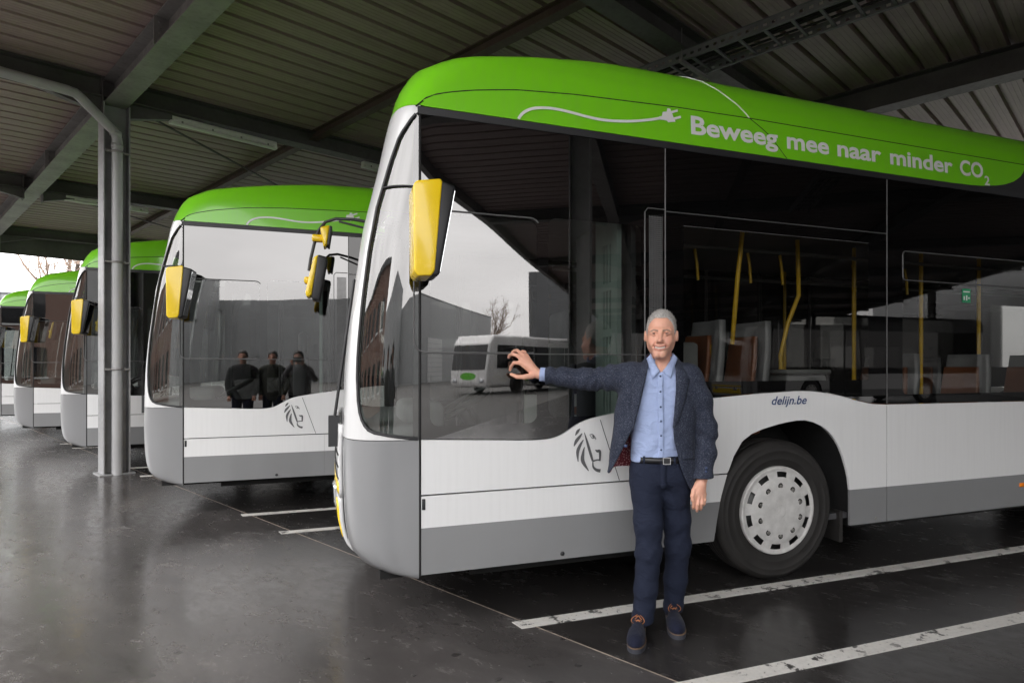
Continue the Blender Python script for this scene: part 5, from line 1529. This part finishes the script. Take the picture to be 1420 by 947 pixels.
# pocket square slit, flap pocket, sleeve buttons
rows = [[(x, yf_j(x, z)-.006, z) for x in lin(.155, .225, 8)] for z in lin(.955, 1.0, 4)]
MB().grid(rows).build('pocket_flap', M['tweed'], jk, solid=.004, offset=0)
MB().lathe([(0, -.004), (.008, -.004), (.010, 0), (.010, .003)], (-.150, yf_j(-.150, 1.03)-.004, 1.03), 1, 14).build('button', M['button'], jk)
for k in range(3): MB().lathe([(0, -.004), (.006, -.004), (.007, .002)], (.283+.002*k, -.060, .872+.018*k), 1, 12).build('button', M['button'], jk)

# ---- three companions of the photographer, beyond the frame: the second bus mirrors them
def bystander(loc, face, coat, trouser, hair_c, label, raised=False):
    r_ = empty('person', loc, face, label, 'person', 'people standing beside the photographer')
    def legs(X, Y, Z):
        s = chain(X, Y, Z, [(-.09, 0, .92, .095), (-.095, -.01, .48, .072), (-.10, .01, .09, .058)], .03)
        s = smin(s, chain(X, Y, Z, [(.09, 0, .92, .095), (.10, -.02, .48, .072), (.11, .0, .09, .058)], .03), .02)
        return smax(s, .07-Z, .01)
    def coat_f(X, Y, Z):
        s = ell(X, Y, Z, (0, 0, 1.18), (.205, .135, .32)); s = smin(s, ell(X, Y, Z, (0, .01, .92), (.19, .13, .20)), .06)
        s = smin(s, cone(X, Y, Z, (-.14, .01, 1.40), (.14, .01, 1.40), .075, .075), .05)
        if raised:
            A_ = [[(sx*.18, 0, 1.38, .065), (sx*.27, -.14, 1.22, .055), (sx*.09, -.26, 1.48, .045)] for sx in (-1, 1)]
        else:
            A_ = [[(sx*.19, .0, 1.38, .065), (sx*.255, .02, 1.12, .056), (sx*.20, -.10, .92, .046)] for sx in (-1, 1)]
        for p in A_: s = smin(s, chain(X, Y, Z, p, .02), .02)
        return smax(s, .80-Z, .01)
    def head_f(X, Y, Z):
        s = ell(X, Y, Z, (0, .01, 1.655), (.076, .095, .10)); s = smin(s, ell(X, Y, Z, (0, -.025, 1.59), (.058, .066, .08)), .03)
        s = smin(s, cone(X, Y, Z, (0, -.09, 1.645), (0, -.108, 1.60), .010, .013), .01); s = smin(s, cone(X, Y, Z, (0, .02, 1.56), (0, .02, 1.42), .052, .058), .02)
        s = smax(s, -sph(np.abs(X), Y, Z, (.032, -.105, 1.635), .018), .012); s = smin(s, ell(np.abs(X), Y, Z, (.078, .015, 1.62), (.012, .02, .032)), .01)
        for sx in (-1, 1):
            c = (sx*.075, -.285, 1.50) if raised else (sx*.20, -.115, .90)
            for k in range(4): s = np.minimum(s, chain(X, Y, Z, [(*c, .030), (c[0]+(k-1.5)*.016, c[1]-.035, c[2]+(.05 if raised else -.05), .012), (c[0]+(k-1.5)*.017, c[1]-.045, c[2]+(.08 if raised else -.085), .009)], .01))
        return s
    v_, f_ = surface_nets(head_f, (-.26, -.38, .78), (.26, .14, 1.78), .010)
    b_ = mesh_obj('body', laplace(v_, f_, 1), f_, M['skin'], r_)
    ca_ = b_.data.color_attributes.new('tone', 'FLOAT_COLOR', 'POINT'); ca_.data.foreach_set('color', np.tile(np.array([.58, .31, .23, 1], F32), len(v_)))
    v_, f_ = surface_nets(lambda X, Y, Z: smax(ell(X, Y, Z, (0, .018, 1.665), (.088, .105, .110)), np.interp(Y, [-.1, -.05, .0, .1], [1.72, 1.69, 1.60, 1.52]).astype(F32)-Z, .01), (-.1, -.12, 1.48), (.1, .14, 1.80), .008)
    mesh_obj('hair', laplace(v_, f_, 1), f_, hair_c, r_)
    v_, f_ = surface_nets(coat_f, (-.36, -.34, .76), (.36, .2, 1.52), .012); mesh_obj('jacket', laplace(v_, f_, 1), f_, coat, r_)
    v_, f_ = surface_nets(legs, (-.25, -.14, .04), (.25, .14, 1.05), .012); mesh_obj('trousers', laplace(v_, f_, 1), f_, trouser, r_)
    for sx in (-1, 1):
        v_, f_ = surface_nets(lambda X, Y, Z: smax(ell(X, Y, Z, (sx*.105, -.07, .04), (.05, .15, .07)), .004-Z, .01), (sx*.105-.08, -.25, -.01), (sx*.105+.08, .12, .14), .010)
        mesh_obj('shoe', laplace(v_, f_, 1), f_, M['belt'], r_)
    return r_
M['coat_dark'] = cloth('black_coat', (.015, .015, .018)); M['coat_grey'] = cloth('grey_jacket', (.16, .16, .17)); M['coat_olive'] = cloth('dark_green_coat', (.05, .055, .045)); M['hair_dark'] = plain('dark_hair', (.03, .022, .018), .5)
bystander((-1.75, .90, .0), R(180), M['coat_dark'], M['chino'], M['hair_dark'], 'standing person in a black coat, mirrored in the second bus')
bystander((-1.25, .80, .0), R(180), M['coat_olive'], M['chino'], M['hair_dark'], 'standing person in a dark green coat, mirrored in the second bus')
ph = bystander((-.80, .70, .0), R(180), M['coat_grey'], M['chino'], M['hair_dark'], 'person in a grey jacket raising a camera, mirrored in the second bus', True)
cmr = empty('camera_body', (-.80, .70+.33, 1.585), R(180), 'black camera held up by the person in grey', 'camera')
MB().rbox((-.07, -.03, -.05), (.07, .03, .05), .01).build('housing', M['black_plastic'], cmr); MB().lathe([(0, -.12), (.034, -.12), (.036, -.03), (0, -.03)], (0, 0, 0), 1, 20).build('lens', M['black_plastic'], cmr)
